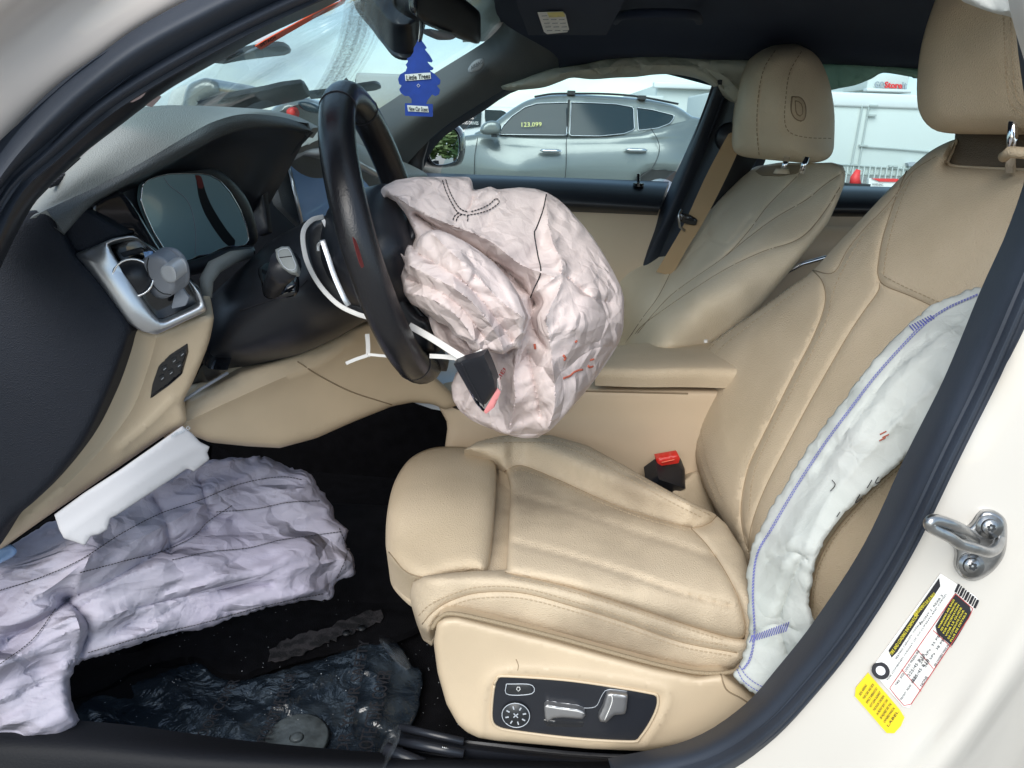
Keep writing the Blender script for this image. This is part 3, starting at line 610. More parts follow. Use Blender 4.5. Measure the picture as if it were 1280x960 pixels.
# strip of white body and cloth at the top right corner
grid('pillar_paint', [[(1256, -30, .70), (1262, 10, .70), (1271, 45, .70), (1283, 85, .70), (1300, 150, .70)], [(1290, -40, .66), (1300, 20, .66), (1310, 60, .66), (1330, 120, .66), (1340, 180, .66)], [(1360, -40, .66), (1360, 20, .66), (1370, 60, .66), (1380, 120, .66), (1390, 180, .66)]], 'paint', car, n=16, k=4, thick=.01)
# outer body beyond the picture: bonnet, wings, rear door
grid('bonnet', [[Vector((x, Y, z-.05*abs(Y-1.43)**2*1.6)) for x, z in ((-1.02, 1.02), (-1.4, .99), (-1.9, .93), (-2.3, .80), (-2.4, .62))] for Y in (.74, 1.0, 1.43, 1.85, 2.12)], 'paint', car, n=20, k=5, thick=.01, away=Vector((0, 0, -1)))
for Y, aw in ((.72, Vector((0, 1, 0))), (2.14, Vector((0, -1, 0)))):
    s_ = -1 if Y < 1 else 1
    grid('front_wing', [[Vector((-2.4, Y, .60)), Vector((-1.7, Y, .92)), Vector((-1.0, Y, 1.0)), Vector((-.80, Y, 1.02))], [Vector((-2.42, Y+s_*.03, .5)), Vector((-1.7, Y+s_*.06, .8)), Vector((-1.0, Y+s_*.05, .8)), Vector((-.80, Y+s_*.04, .8))], [Vector((-2.4, Y, .3)), Vector((-1.7, Y+s_*.02, .62)), Vector((-1.0, Y+s_*.02, .35)), Vector((-.80, Y+s_*.02, .30))]], 'paint', car, n=20, k=6, thick=.01, away=aw)
grid('rear_door_skin', [[Vector((.70, .66, 1.0)), Vector((1.3, .68, 1.02)), Vector((2.0, .72, 1.04))], [Vector((.70, .62, .75)), Vector((1.3, .64, .75)), Vector((2.0, .68, .75))], [Vector((.66, .66, .35)), Vector((1.3, .67, .35)), Vector((2.0, .72, .4))]], 'paint', car, n=14, k=6, thick=.02, away=Vector((0, 1, 0)))
# ---- door striker, labels (fixed to the painted pillar)
def psurf(px, py):                                   # place on the painted pillar seen through a pixel: nearest grid vertex plane
    d = (CR @ Vector(((px-640)/F, -(py-480)/F, -1))).normalized(); best = None
    for i in range(len(pG)-1):
        for j in range(len(pG[0])-1):
            for T in ((pG[i][j], pG[i+1][j], pG[i+1][j+1]), (pG[i][j], pG[i+1][j+1], pG[i][j+1])):
                q = geometry.intersect_ray_tri(*T, d, CP, True)
                if q is not None and (best is None or q.y < best): best = q.y
    return best if best is not None else .68
def onp(px, py, up=.001): return (px, py, psurf(px, py)-up)
stk = panel('door_striker', [(1232, 637), (1246, 640), (1257, 650), (1259, 670), (1255, 695), (1240, 715), (1220, 726), (1203, 722), (1193, 708), (1194, 690), (1190, 675), (1203, 662), (1214, 655), (1224, 641)],
            lambda a, b: psurf(a, b)-.008, 'steel', car, puff=.006, rad=7, thick=.008, step=4)
for (a, b) in ((1236, 658), (1213, 706)):
    c = U(a, b, psurf(a, b)-.009); ax = (CP-c).normalized()*.3+Vector((-.1, -1, .2)); bo = MB().disc(c, ax, .0115, .003, 20).disc(c+ax.normalized()*.003, ax, .0080, .003, 20, .0072).build('bolt', 'steel', stk.o, True)
    hx = MB()
    for k in range(6):
        an = k*math.pi/3; u_ = ax.normalized().orthogonal().normalized(); v_ = ax.normalized().cross(u_)
        hx.disc(c+ax.normalized()*.0062+(u_*math.cos(an)+v_*math.sin(an))*.0026, ax, .0014, .0006, 8)
    hx.build('socket', 'dark_trim', bo)
ps = psurf(1230, 690)
tube('striker_loop', [(1250, 672, ps-.004), (1246, 684, ps-.018), (1236, 690, ps-.030), (1220, 686, ps-.040), (1200, 680, ps-.046), (1185, 670, ps-.05), (1165, 660, ps-.052), (1162, 653, ps-.052), (1170, 650, ps-.05), (1190, 656, ps-.046), (1206, 664, ps-.034), (1218, 676, ps-.01)], .0052, 'steel', stk.o, spl=5, n=12)
panel('striker_web', [(1162, 652), (1170, 649), (1188, 656), (1206, 668), (1206, 676), (1196, 677), (1180, 668), (1166, 660)], [(1165, 655, ps-.052), (1206, 670, ps-.042)], 'steel', stk.o, puff=.002, rad=3, thick=.006, step=4)
def psheet(name, pts, m, parent=car, up=.0012, step=12, **k): return panel(name, pts, lambda a, b: psurf(a, b)-up, m, parent, puff=0, thick=.0006, step=step, sm=False, **k)
q = lambda x, y: (1040+x*240/743, 620+y*240/743)     # zoomed view to photo pixels
tl = psheet('tyre_placard', [q(420, 300), q(575, 400), q(290, 832), q(150, 672)], 'label_white')
psheet('black_band', [q(415, 318), q(428, 336), q(235, 630), q(212, 608)], 'ink', tl.o, .0022)
psheet('warning_block', [q(478, 376), q(548, 440), q(465, 582), q(392, 518)], 'ink', tl.o, .0022)
wl = psheet('warning_label', [q(140, 684), q(282, 850), q(276, 880), q(232, 928), q(218, 925), q(84, 770), q(84, 752)], 'label_yellow')
def ptext(s, a, b, c, m, par, up=.0032): return text('print', s, onp(*q(*a), up), onp(*q(*b), up), onp(*q(*c), up), m, par, depth=.0003)
ptext('TIRE AND LOADING INFORMATION', (232, 617), (335, 462), (222, 609), 'label_text_yellow', tl.o)
ptext('RENSEIGNEMENTS SUR LES PNEUS', (322, 466), (402, 382), (314, 456), 'label_text_yellow', tl.o)
for k in range(6):
    o_ = k*11; ptext(('WARNING AIR BAGS', 'SEE OWNERS MANUAL', 'FOR INFORMATION', 'VOIR LE GUIDE', 'DE CONDUITE POUR', 'PLUS DE DETAILS')[k], (415+o_*.85, 512+o_*.95), (475+o_*.85, 402+o_*.95), (409+o_*.85, 508+o_*.95), 'label_text_yellow', tl.o)
for k, (s, a, b, h) in enumerate((('SEATING CAPACITY  TOTAL 5', (250, 632), (345, 490), 7), ('FRONT 2  REAR 3', (345, 500), (430, 385), 8), ('THE COMBINED WEIGHT OF OCCUPANTS AND CARGO', (216, 716), (445, 380), 6),
                    ('TIRE  SIZE  COLD PRESSURE', (250, 735), (340, 600), 8), ('225/45 R18', (300, 700), (360, 615), 12), ('225/45 R18', (316, 720), (376, 635), 12), ('240 kPa  35 PSI', (345, 650), (420, 540), 9), ('260 kPa  38 PSI', (362, 665), (437, 555), 9),
                    ('FRONT  REAR  SPARE', (270, 790), (330, 700), 8), ('NONE', (348, 738), (372, 700), 10), ('SEE OWNERS MANUAL', (400, 660), (455, 575), 8))):
    dx, dy = b[0]-a[0], b[1]-a[1]; l = math.hypot(dx, dy); ptext(s, a, b, (a[0]+dy/l*h, a[1]-dx/l*h), 'ink', tl.o)
rb = MB()
for P in ([q(478, 378), q(550, 440), q(292, 826), q(222, 746), q(478, 378)], [q(328, 592), q(392, 668)], [q(270, 672), q(345, 756)], [q(392, 520), q(462, 585)]):
    rb.tube([U(*onp(a, b, .0022)) for a, b in even(P, 14, False)], .0004, 4)
rb.build('red_outline', 'ink_red', tl.o)
for k in range(9):
    a = q(492+k*9.2, 342+k*7.6); b = q(478+k*9.2+0, 372+k*7.6)
    MB().tube([U(*onp(*a, .0022)), U(*onp(*b, .0022))], .0006 if k % 2 else .0011, 4).build('bar', 'ink', tl.o)
c = U(*onp(*q(188, 676), .0035)); MB().disc(c, (CP-c), .0085, .0012, 24).build('tyre_symbol', 'ink', tl.o); MB().disc(c+(CP-c).normalized()*.0014, (CP-c), .0045, .0006, 20).build('wheel_symbol', 'clear_gray', tl.o)
for k, s_ in enumerate(('SIDE AIRBAG', 'THIS CAR HAS SIDE', 'IMPACT AIRBAGS DO', 'NOT LEAN AGAINST', 'THE DOOR CHILDREN', 'IN FRONT SEAT CAN', 'BE INJURED SEE THE', 'OWNERS MANUAL', 'LABEL')):
    cx_, cy_ = 126+k*13.5, 742+k*15; ptext(s_, (cx_-16, cy_+32), (cx_+(24 if k else 10), cy_-26 if k else cy_-8), (cx_-22, cy_+25), 'ink', wl.o)
# ================================================================== dashboard
dash = thing('dashboard', 'black dashboard with grey grained top pad, beige lower trim and dark instrument display', 'dashboard', (300, 400, 1.2))
A_ = [(10, 290, .86), (60, 236, .87), (110, 190, .90), (165, 140, .96), (200, 132, 1.0), (240, 132, 1.05), (290, 134, 1.13), (340, 138, 1.2), (375, 147, 1.28), (400, 160, 1.35)]
B_ = [(58, 262, .85), (100, 243, .87), (130, 229, .89), (160, 213, .91), (200, 190, .95), (240, 166, 1.0), (270, 151, 1.04), (305, 142.5, 1.1), (345, 145, 1.18), (372, 152, 1.23), (389, 161, 1.27)]
C_ = [(80, 292, .85), (114, 256, .875), (140, 240, .895), (180, 219, .93), (220, 200, .98), (250, 183, 1.01), (280, 168, 1.06), (310, 160, 1.11), (340, 158, 1.16), (368, 161, 1.21), (388, 164, 1.255)]
def rd_(t): return [(a, b, y) for a, b, y in t]
AB = [(p[0]*.5+q[0]*.5, p[1]*.5+q[1]*.5-1, (p[2]+q[2])/2-.004) for p, q in zip([A_[i] for i in (0, 1, 2, 3, 4, 5, 6, 7, 8, 9, 9)], B_)]
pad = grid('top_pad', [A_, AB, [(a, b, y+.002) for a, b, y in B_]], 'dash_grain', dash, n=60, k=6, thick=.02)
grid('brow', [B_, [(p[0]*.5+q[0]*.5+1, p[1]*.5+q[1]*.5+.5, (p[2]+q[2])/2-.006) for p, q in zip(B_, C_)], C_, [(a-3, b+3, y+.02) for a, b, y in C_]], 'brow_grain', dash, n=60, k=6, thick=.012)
# the hood's inside running forward to the display
D_ = [(96, 300, .93), (120, 275, .95), (150, 240, .97), (178, 226, 1.0), (205, 214, 1.04), (235, 212, 1.08), (262, 216, 1.13), (285, 225, 1.18), (305, 240, 1.24), (318, 262, 1.28), (326, 275, 1.33)]
grid('hood_lining', [[(a-2, b+1, y+.012) for a, b, y in C_], [(p[0]*.6+q[0]*.4, p[1]*.6+q[1]*.4, (p[2]*.6+q[2]*.4)+.02) for p, q in zip(C_, D_)], D_, [(a-5, b+12, y+.02) for a, b, y in D_]], 'black_smooth', dash, n=40, k=6, thick=.01)
panel('hood_side', [(387, 164), (372, 180), (348, 204), (329, 224), (330, 250), (336, 290), (322, 296), (310, 270), (296, 236), (300, 200), (330, 175), (358, 160)], [(387, 164, 1.262), (329, 224, 1.275), (296, 236, 1.30), (330, 290, 1.27)], 'black_smooth', dash, puff=.004, rad=6, thick=.01, step=6, sm=False)
# big dark carcass behind
panel('carcass', [(70, 300), (140, 240), (300, 190), (400, 180), (470, 230), (540, 226), (560, 330), (540, 470), (440, 440), (240, 520), (180, 420)], [(70, 300, 1.12), (300, 200, 1.5), (400, 190, 1.68), (540, 226, 2.08), (540, 470, 1.7), (240, 520, 1.2)], 'black_smooth', dash, puff=.02, rad=20, thick=.05, step=16)
# passenger side pad and face
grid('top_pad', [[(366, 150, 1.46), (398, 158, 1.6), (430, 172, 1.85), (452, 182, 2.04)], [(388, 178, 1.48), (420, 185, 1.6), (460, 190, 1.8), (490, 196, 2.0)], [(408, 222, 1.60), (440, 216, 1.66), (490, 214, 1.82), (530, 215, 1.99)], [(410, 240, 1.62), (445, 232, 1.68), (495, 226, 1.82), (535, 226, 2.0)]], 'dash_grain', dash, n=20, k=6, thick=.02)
grid('passenger_fascia', [[(402, 238, 1.62), (445, 230, 1.66), (495, 225, 1.82), (535, 224, 2.0)], [(425, 300, 1.62), (470, 285, 1.66), (520, 272, 1.8), (555, 262, 1.98)], [(440, 380, 1.62), (490, 350, 1.66), (540, 320, 1.8), (575, 300, 2.0)], [(430, 470, 1.42), (490, 440, 1.6), (540, 400, 1.9), (575, 370, 2.0)]], 'black_smooth', dash, n=20, k=6, thick=.03)
# ---- instrument display
clo = [(178, 232), (184, 225), (195, 221), (210, 217.5), (230, 217), (250, 217), (262, 219), (275, 226), (288, 241), (300, 262), (308, 283), (311, 300), (307, 306), (298, 308), (286, 308), (276, 311), (262, 318), (247, 320), (238, 325), (222, 328), (214, 323), (205, 311), (192, 290), (182, 268), (176, 250)]
clc = [(178, 240, 1.00), (250, 217, 1.09), (311, 300, 1.17), (222, 328, 1.03), (245, 275, 1.08)]
cl = panel('instrument_cluster', [(128, 255), (150, 238), (180, 222), (215, 208), (262, 208), (292, 226), (312, 255), (322, 290), (318, 306), (290, 314), (262, 326), (224, 340), (200, 330), (170, 300), (150, 285)], [(a, b, y+.014) for a, b, y in clc], 'black_smooth', dash, puff=.006, rad=6, thick=.02, step=8)
cs = panel('display', clo, clc, 'screen_reflect', cl.o, puff=.0, rad=3, thick=.006, step=8)
MB().tube(onsurf(clo+[clo[0]], cs, .001, 3, False, False), .0010, 6).build('display_rim', 'chrome', cl.o, True)
panel('display_band', [(246, 221), (252, 222), (256, 236), (262, 252), (272, 270), (284, 288), (296, 304), (285, 307), (272, 292), (258, 270), (250, 250), (247, 234)], lambda a, b: cs.Y(a, b)-.001, 'screen_ink', cs.o, puff=0, thick=.0008, step=8)
panel('display_needle', [(244.5, 219), (251, 219), (255, 232), (254, 236), (248, 235)], lambda a, b: cs.Y(a, b)-.002, 'red_dull', cs.o, puff=0, thick=.0008, step=4, sm=False)
seam('display_curve', [(205, 222), (212, 232), (235, 252), (244, 285), (244, 318)], cs, cs.o, .0006, 'gray_plastic')
lb = panel('gloss_inlay', [(113, 259), (122, 250), (136, 243), (152, 240), (170, 262), (198, 308), (205, 318), (195, 322), (170, 294), (160, 290), (140, 294), (128, 293)], [(113, 259, .90), (152, 240, .94), (205, 318, .97)], 'black_gloss', dash, puff=.004, rad=4, thick=.03, step=5)
# surround under the display
tube('display_surround', [(205, 332, .99), (232, 336, 1.02), (262, 328, 1.07), (284, 319, 1.12), (312, 314, 1.18)], .010, 'black_smooth', dash, spl=5)
# speaker slots at the pillar foot
for k in range(5):
    MB().tube([(62+k*4.2, 233-k*3.4, .862+k*.004), (72+k*4.2, 229-k*3.4, .872+k*.004)], .0022, 5).build('speaker_slot', 'ink', dash)
# ---- end panel (the side of the dashboard in the door opening)
ep = panel('end_panel', [(-60, 250), (10, 268), (45, 262), (70, 270), (93, 318), (120, 348), (162, 406), (160, 425), (150, 455), (132, 500), (104, 555), (60, 610), (20, 645), (-60, 700)], [(0, 300, .842), (93, 318, .85), (162, 406, .856), (20, 645, .83), (100, 450, .84)], 'black_grain', dash, puff=.012, rad=10, thick=.10, step=7, grooves=(([(-10, 300), (20, 275), (45, 268)], 3, .004),))
panel('edge_trim', [(52, 262), (68, 252), (110, 262), (150, 288), (152, 296), (96, 316), (74, 284)], [(52, 262, .86), (150, 290, .88), (96, 316, .865)], 'black_grain', dash, puff=.01, rad=8, thick=.06, step=6)
# ---- air vent with silver surround
vo = [(92, 318), (140, 298), (163, 294), (170, 296), (200, 318), (236, 350), (252, 366), (260, 388), (250, 393), (195, 419), (176, 414), (160, 404), (125, 358)]
vp = [(92, 318, .862), (165, 294, .875), (260, 388, .905), (195, 419, .875), (160, 404, .862)]
vent = thing_part = panel('air_vent', [(135, 300), (165, 294), (200, 318), (250, 362), (258, 386), (200, 414), (165, 380)], [(a, b, y+.03) for a, b, y in vp], 'black_gloss', dash, puff=.004, rad=4, thick=.03, step=8, sm=False)
vs_, vf_ = [], []
outer = even(vo, 6); inn = [(134, 306), (142, 302), (158, 298), (168, 297), (176, 300), (205, 324), (234, 348), (241, 358), (248, 374), (250, 380), (240, 386), (206, 401), (200, 402), (190, 392), (165, 354), (145, 324)]
inner = []
for a in outer:                                      # nearest match by angle round the centre
    an = math.atan2(a[1]-352, a[0]-185); inner.append(an)
ie = even(inn, 1.0)
def hit(an):
    return min(ie, key=lambda p: abs((math.atan2(p[1]-352, p[0]-185)-an+math.pi) % (2*math.pi)-math.pi))
vd = tps(vp); G_ = []
for a, an in zip(outer, inner):
    b = hit(an); ya = float(vd(np.array([a]))[0]); yb = float(vd(np.array([b]))[0])
    G_.append([U(a[0], a[1], ya+.006), U(a[0]*.93+b[0]*.07, a[1]*.93+b[1]*.07, ya-.001), U(a[0]*.5+b[0]*.5, a[1]*.5+b[1]*.5, (ya+yb)/2-.004), U(a[0]*.08+b[0]*.92, a[1]*.08+b[1]*.92, yb-.002), U(b[0], b[1], yb+.002), U(b[0]+(185-b[0])*.05, b[1]+(352-b[1])*.05, yb+.028)])
n_ = len(G_); k_ = len(G_[0]); vs_ = [v for r in G_ for v in r]
for i in range(n_):
    for j in range(k_-1): vf_.append((i*k_+j, i*k_+j+1, ((i+1) % n_)*k_+j+1, ((i+1) % n_)*k_+j))
mesh('silver_surround', vs_, vf_, 'silver', vent.o)
for k in range(3):
    prism('vent_slat', [(150+k*13, 316+k*15), (176+k*20, 309+k*10), (182+k*20, 315+k*10), (154+k*13, 322+k*15)], .888, .004, 'black_smooth', vent.o, puff=.001, rad=2)
dialc = U(168, 346, .882); MB().disc(dialc, (.35, -1, .1), .022, .012, 26, .020).build('vent_dial', 'black_smooth', vent.o, True)
tube('dial_ring', [dialc+Vector((.35, -1, .1)).normalized()*.012+Vector((.95, .33, 0)).normalized()*math.cos(t)*.021+Vector((0, .1, 1))*math.sin(t)*.021 for t in [i*math.pi/12 for i in range(25)]], .0016, 'chrome', vent.o, n=6)
panel('vent_flap', [(222, 352), (236, 372), (232, 382), (214, 386)], [(222, 352, .893)], 'gray_plastic', vent.o, puff=.001, rad=2, thick=.004, step=4, sm=False)
# ---- beige lower trim
bt = panel('lower_trim', [(154, 396), (170, 406), (192, 414), (228, 402), (255, 393), (266, 393), (267, 400), (262, 425), (253, 450), (240, 480), (229, 503), (232, 528), (205, 545), (140, 590), (60, 645), (0, 688), (-70, 740), (-70, 690), (14, 632), (50, 596), (94, 542), (122, 488), (140, 444), (148, 420)],
           [(161, 406, .885), (266, 395, .92), (229, 505, .935), (140, 590, .905), (0, 688, .885), (104, 550, .88), (-60, 710, .88)], 'beige_plastic', dash, puff=.010, rad=7, thick=.05, step=5, sm=True,
           ridges=(([(196, 420), (185, 460), (160, 520), (100, 590), (30, 650)], 10, .008), ([(215, 500), (185, 530), (150, 560)], 6, .005)))
sw = panel('switch_panel', [(235, 428), (236, 440), (228, 468), (212, 482), (187, 500), (190, 480), (198, 457), (212, 443)], lambda a, b: bt.Y(a, b)-.002, 'black_gloss', bt.o, puff=.003, rad=3, thick=.01, step=4, sm=False)
for (x, y) in ((206, 462), (218, 452), (228, 444), (203, 474), (214, 467), (224, 458)):
    panel('switch_button', [(x-4, y-2), (x+2, y-6), (x+4, y-1), (x-2, y+4)], lambda a, b: sw.Y(a, b)-.002, 'dark_trim', sw.o, puff=.0008, rad=1.5, thick=.003, step=2.5, sm=False)
    seam('mark', [(x-1.5, y+.5), (x+1.5, y-2)], sw, sw.o, .0004, 'clear_gray', .0028)
# open storage slot beside it and its beige lip
panel('storage_slot', [(252, 452), (262, 460), (285, 462), (240, 492), (226, 502)], [(252, 452, .99), (285, 462, 1.0)], 'black_gloss', dash, puff=.004, rad=4, thick=.02, step=6, sm=False)
tube('slot_trim', [(229, 501, .95), (250, 487, .965), (285, 466, .99)], .0022, 'gray_plastic', dash, n=6)
# knee trim under the column
kt = panel('knee_trim', [(232, 500), (262, 484), (300, 464), (350, 449), (400, 430), (440, 408), (470, 398), (500, 430), (560, 486), (574, 506), (556, 512), (540, 505), (515, 503), (490, 508), (440, 528), (395, 548), (350, 560), (310, 558), (262, 553), (230, 540), (205, 548)],
           [(232, 500, .98), (350, 449, 1.08), (470, 398, 1.2), (574, 506, 1.32), (490, 508, 1.25), (350, 560, 1.08), (205, 548, .95), (262, 553, .99)], 'beige_plastic', dash, puff=.02, rad=10, thick=.03, step=7, sm=False,
           ridges=(([(232, 528), (280, 505), (340, 478), (395, 455), (440, 425)], 12, .014),))
seam('panel_gap', [(372, 452), (400, 470), (440, 490), (490, 506)], kt, kt.o, .0012, 'seam')
# ---- centre display
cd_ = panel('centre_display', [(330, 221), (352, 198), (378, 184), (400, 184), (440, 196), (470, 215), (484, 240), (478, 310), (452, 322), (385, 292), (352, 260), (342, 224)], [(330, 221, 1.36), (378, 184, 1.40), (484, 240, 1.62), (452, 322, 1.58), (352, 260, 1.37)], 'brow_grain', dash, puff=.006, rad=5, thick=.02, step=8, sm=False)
sc_ = panel('screen', [(361, 207), (400, 209), (440, 208), (463, 235), (470, 250), (452, 320), (400, 300), (378, 284)], [(361, 207, 1.385), (463, 240, 1.55), (378, 284, 1.375), (452, 320, 1.53)], 'screen_blue', cd_.o, puff=0, thick=.003, step=10, sm=False)  # switched-off screen, its blue base colour stands in for a reflection
tube('screen_bezel', [(361, 207, 1.378), (370, 246, 1.371), (379, 286, 1.367)], .0035, 'silver', cd_.o, n=6)
tube('display_frame', [(330, 221, 1.35), (350, 204, 1.35), (378, 189, 1.37), (400, 190, 1.38), (440, 200, 1.46), (470, 218, 1.55)], .007, 'clear_gray', cd_.o, n=8)
panel('display_shoulder', [(332, 218), (352, 196), (377, 182), (402, 172), (404, 200), (378, 194), (352, 208)], [(332, 218, 1.345), (404, 185, 1.39)], 'dash_grain', dash, puff=.004, rad=4, thick=.02, step=5, sm=False)
# ---- clip-on holder in the vent
hold = thing('phone_holder', 'grey oval clip-on holder stuck in the driver side air vent', 'phone holder', (200, 350, .85))
hb = panel('holder_body', [(180, 322), (190, 318), (203, 320), (214, 330), (220, 345), (220, 362), (212, 371), (200, 373), (188, 366), (180, 348), (176, 332)], [(180, 322, .868), (220, 362, .862)], 'gray_plastic', hold, puff=.014, rad=10, thick=.02, step=3)
seam('body_joint', [(186, 322), (184, 334), (190, 354), (202, 366), (214, 368)], hb, hb.o, .0008, 'dark_trim')
panel('holder_grip', [(201, 334), (208, 331), (217, 333), (221, 342), (220, 351), (212, 354), (205, 350), (200, 341)], [(201, 334, .848), (221, 351, .846)], 'clear_gray', hold, puff=.005, rad=4, thick=.016, step=2.5)
panel('holder_tab', [(179, 315), (189, 314), (190, 320), (181, 322)], [(179, 315, .872)], 'screen_blue', hold, puff=.001, rad=2, thick=.004, step=2.5, sm=False)
# ================================================================== steering column and wheel
colu = thing('steering_column', 'black steering column shroud behind the wheel with an indicator stalk', 'steering column', (380, 350, 1.08))
cb = panel('column_shroud', [(250, 400), (262, 372), (285, 350), (312, 325), (340, 300), (368, 284), (400, 270), (440, 276), (470, 300), (490, 350), (486, 395), (455, 402), (420, 422), (380, 441), (340, 453), (300, 461), (262, 464), (244, 460), (240, 440)], [(250, 410, 1.02), (340, 300, 1.08), (440, 276, 1.08), (486, 395, 1.08), (350, 450, 1.03), (365, 360, .99), (280, 420, 1.0)], 'black_smooth', colu, puff=.07, rad=34, thick=.10, step=8)
seam('shroud_joint', [(300, 388), (330, 378), (370, 362), (384, 350)], cb, cb.o, .0009, 'ink')
tube('instrument_lip', [(258, 372, .985), (258, 350, .99), (268, 334, 1.01), (290, 322, 1.05), (312, 317, 1.1)], [.007, .009, .010, .009, .007], 'dash_grain', colu, spl=1, n=10)
panel('stalk_socket', [(322, 336), (345, 324), (362, 330), (374, 345), (372, 368), (350, 374), (330, 372), (326, 355)], lambda a, b: cb.Y(a, b)-.004, 'black_gloss', cb.o, puff=.006, rad=6, thick=.01, step=4)
stl = tube('indicator_stalk', [(340, 362, .96), (345, 350, .935), (352, 340, .905), (357, 330, .88)], [.012, .013, .016, .018], 'black_smooth', colu, spl=1, n=14)
kn = panel('stalk_end', [(344, 312), (352, 308), (362, 308), (369, 322), (373, 334), (371, 342), (362, 341), (352, 334), (345, 322)], [(344, 312, .880), (373, 342, .868)], 'dash_grain', stl, puff=.004, rad=3, thick=.012, step=3, sm=False)
seam('end_outline', [(348, 314), (353, 311), (361, 311), (366, 322), (370, 334), (363, 338), (354, 332), (348, 320), (348, 314)], kn, kn.o, .0006, 'clear_gray')
seam('end_split', [(349, 322), (366, 320)], kn, kn.o, .0006, 'ink')
# wheel
wc = U(487, 296, 1.05)
wt = (U(437, 131, 1.05)-U(538, 462, 1.05)); RW = wt.length/2; wu = wt.normalized(); wv = Vector((0, 1, 0)); wn = wu.cross(wv).normalized()
if wn.x < 0: wn = -wn                                # towards the driver
wheel = thing('steering_wheel', 'black leather steering wheel with its airbag cover burst open', 'steering wheel', wc)
vs_, fs_ = [], []; n1, n2 = 96, 20
for i in range(n1):
    a = 2*math.pi*i/n1; rad_ = wu*math.cos(a)+wv*math.sin(a); c = wc+rad_*RW
    ft = 1+.10*math.exp(-((a-math.pi*.5+math.pi*0) % math.pi-math.pi*.0)**2*3)*0
    bot = max(0, -math.cos(a))**6
    for j in range(n2):
        b = 2*math.pi*j/n2; rx = .0195+.002*bot; rn = .0215
        vs_.append(c+rad_*math.cos(b)*rx+wn*math.sin(b)*rn)
for i in range(n1):
    for j in range(n2): fs_.append((i*n2+j, i*n2+(j+1) % n2, ((i+1) % n1)*n2+(j+1) % n2, ((i+1) % n1)*n2+j))
rim = mesh('rim', vs_, fs_, 'wheel_leather', wheel)
def wp(r, a, h=0): return wc+(wu*math.cos(a)+wv*math.sin(a))*r+wn*h
for a in (-.42, .42, 2.6, -2.6):
    tube('rim_seam', [wc+(wu*math.cos(a)+wv*math.sin(a))*(RW+math.cos(b)*.0198)+wn*math.sin(b)*.0218 for b in [k*math.pi/10 for k in range(21)]], .0009, 'ink', rim, n=5)
sb = MB()
for sgn in (1, -1):
    pts = [wp(RW-.0155, sgn*(.1+.05*k), -.004) for k in range(56)]
sb.tube([wp(RW-.0165, -.3-.05*k, .003) for k in range(44)], .0010, 5); sb.build('rim_stitching', 'gray_plastic', rim, True)
# hub: dished body with burst cover
hv, hf = [], []; hn = 40; prof = [(.0, -.075), (.055, -.07), (.085, -.05), (.10, -.015), (.098, .02), (.085, .042), (.06, .05), (.0, .052)]
for i in range(hn):
    a = 2*math.pi*i/hn; k = 1+.10*math.cos(2*a)*-1
    for r, h in prof: hv.append(wp(r*k*(1.12 if math.cos(a) < 0 else 1.0-.22*math.cos(a)), a, h-.01))
P_ = len(prof)
for i in range(hn):
    for j in range(P_-1): hf.append((i*P_+j, i*P_+j+1, ((i+1) % hn)*P_+j+1, ((i+1) % hn)*P_+j))
hub = mesh('hub', hv, hf, 'black_smooth', wheel)
for a, wd in ((math.pi/2, .035), (-math.pi/2, .035), (math.pi, .03)):
    b = MB(); tdir = (-wu*math.sin(a)+wv*math.cos(a))
    for s_ in (0,):
        p0, p1, p2 = wp(.07, a, -.01), wp(.13, a, -.022), wp(RW-.004, a, -.002)
        pts = crom([p0, p1, p2], 6); k0 = len(b.v)
        for i, p in enumerate(pts):
            ww = wd*(1.25-.5*i/(len(pts)-1))
            for q1, q2 in ((-1, -1), (1, -1), (1, 1), (-1, 1)): b.v.append(p+tdir*ww*q1+wn*.009*q2)
        for i in range(len(pts)-1):
            for j in range(4): b.f.append((k0+i*4+j, k0+i*4+(j+1) % 4, k0+(i+1)*4+(j+1) % 4, k0+(i+1)*4+j))
        b.f.append((k0+3, k0+2, k0+1, k0)); e = k0+(len(pts)-1)*4; b.f.append((e, e+1, e+2, e+3))
    b.build('spoke', 'black_gloss', wheel, bevel=.004)
# torn cover flaps round the cushion
panel('cover_flap', [(452, 250), (470, 243), (492, 240), (508, 252), (517, 272), (522, 292), (516, 306), (509, 322), (504, 350), (506, 372), (520, 392), (538, 404), (540, 436), (520, 440), (498, 420), (478, 380), (462, 320), (450, 275)], [(452, 250, 1.07), (517, 280, .985), (505, 350, .96), (540, 430, .97), (470, 330, 1.0)], 'black_smooth', wheel, puff=.02, rad=10, thick=.02, step=5)
panel('cover_flap', [(470, 400), (500, 410), (545, 440), (560, 462), (545, 462), (515, 445), (480, 425)], [(470, 400, .99), (560, 462, 1.02)], 'black_smooth', wheel, puff=.006, rad=6, thick=.015, step=5)
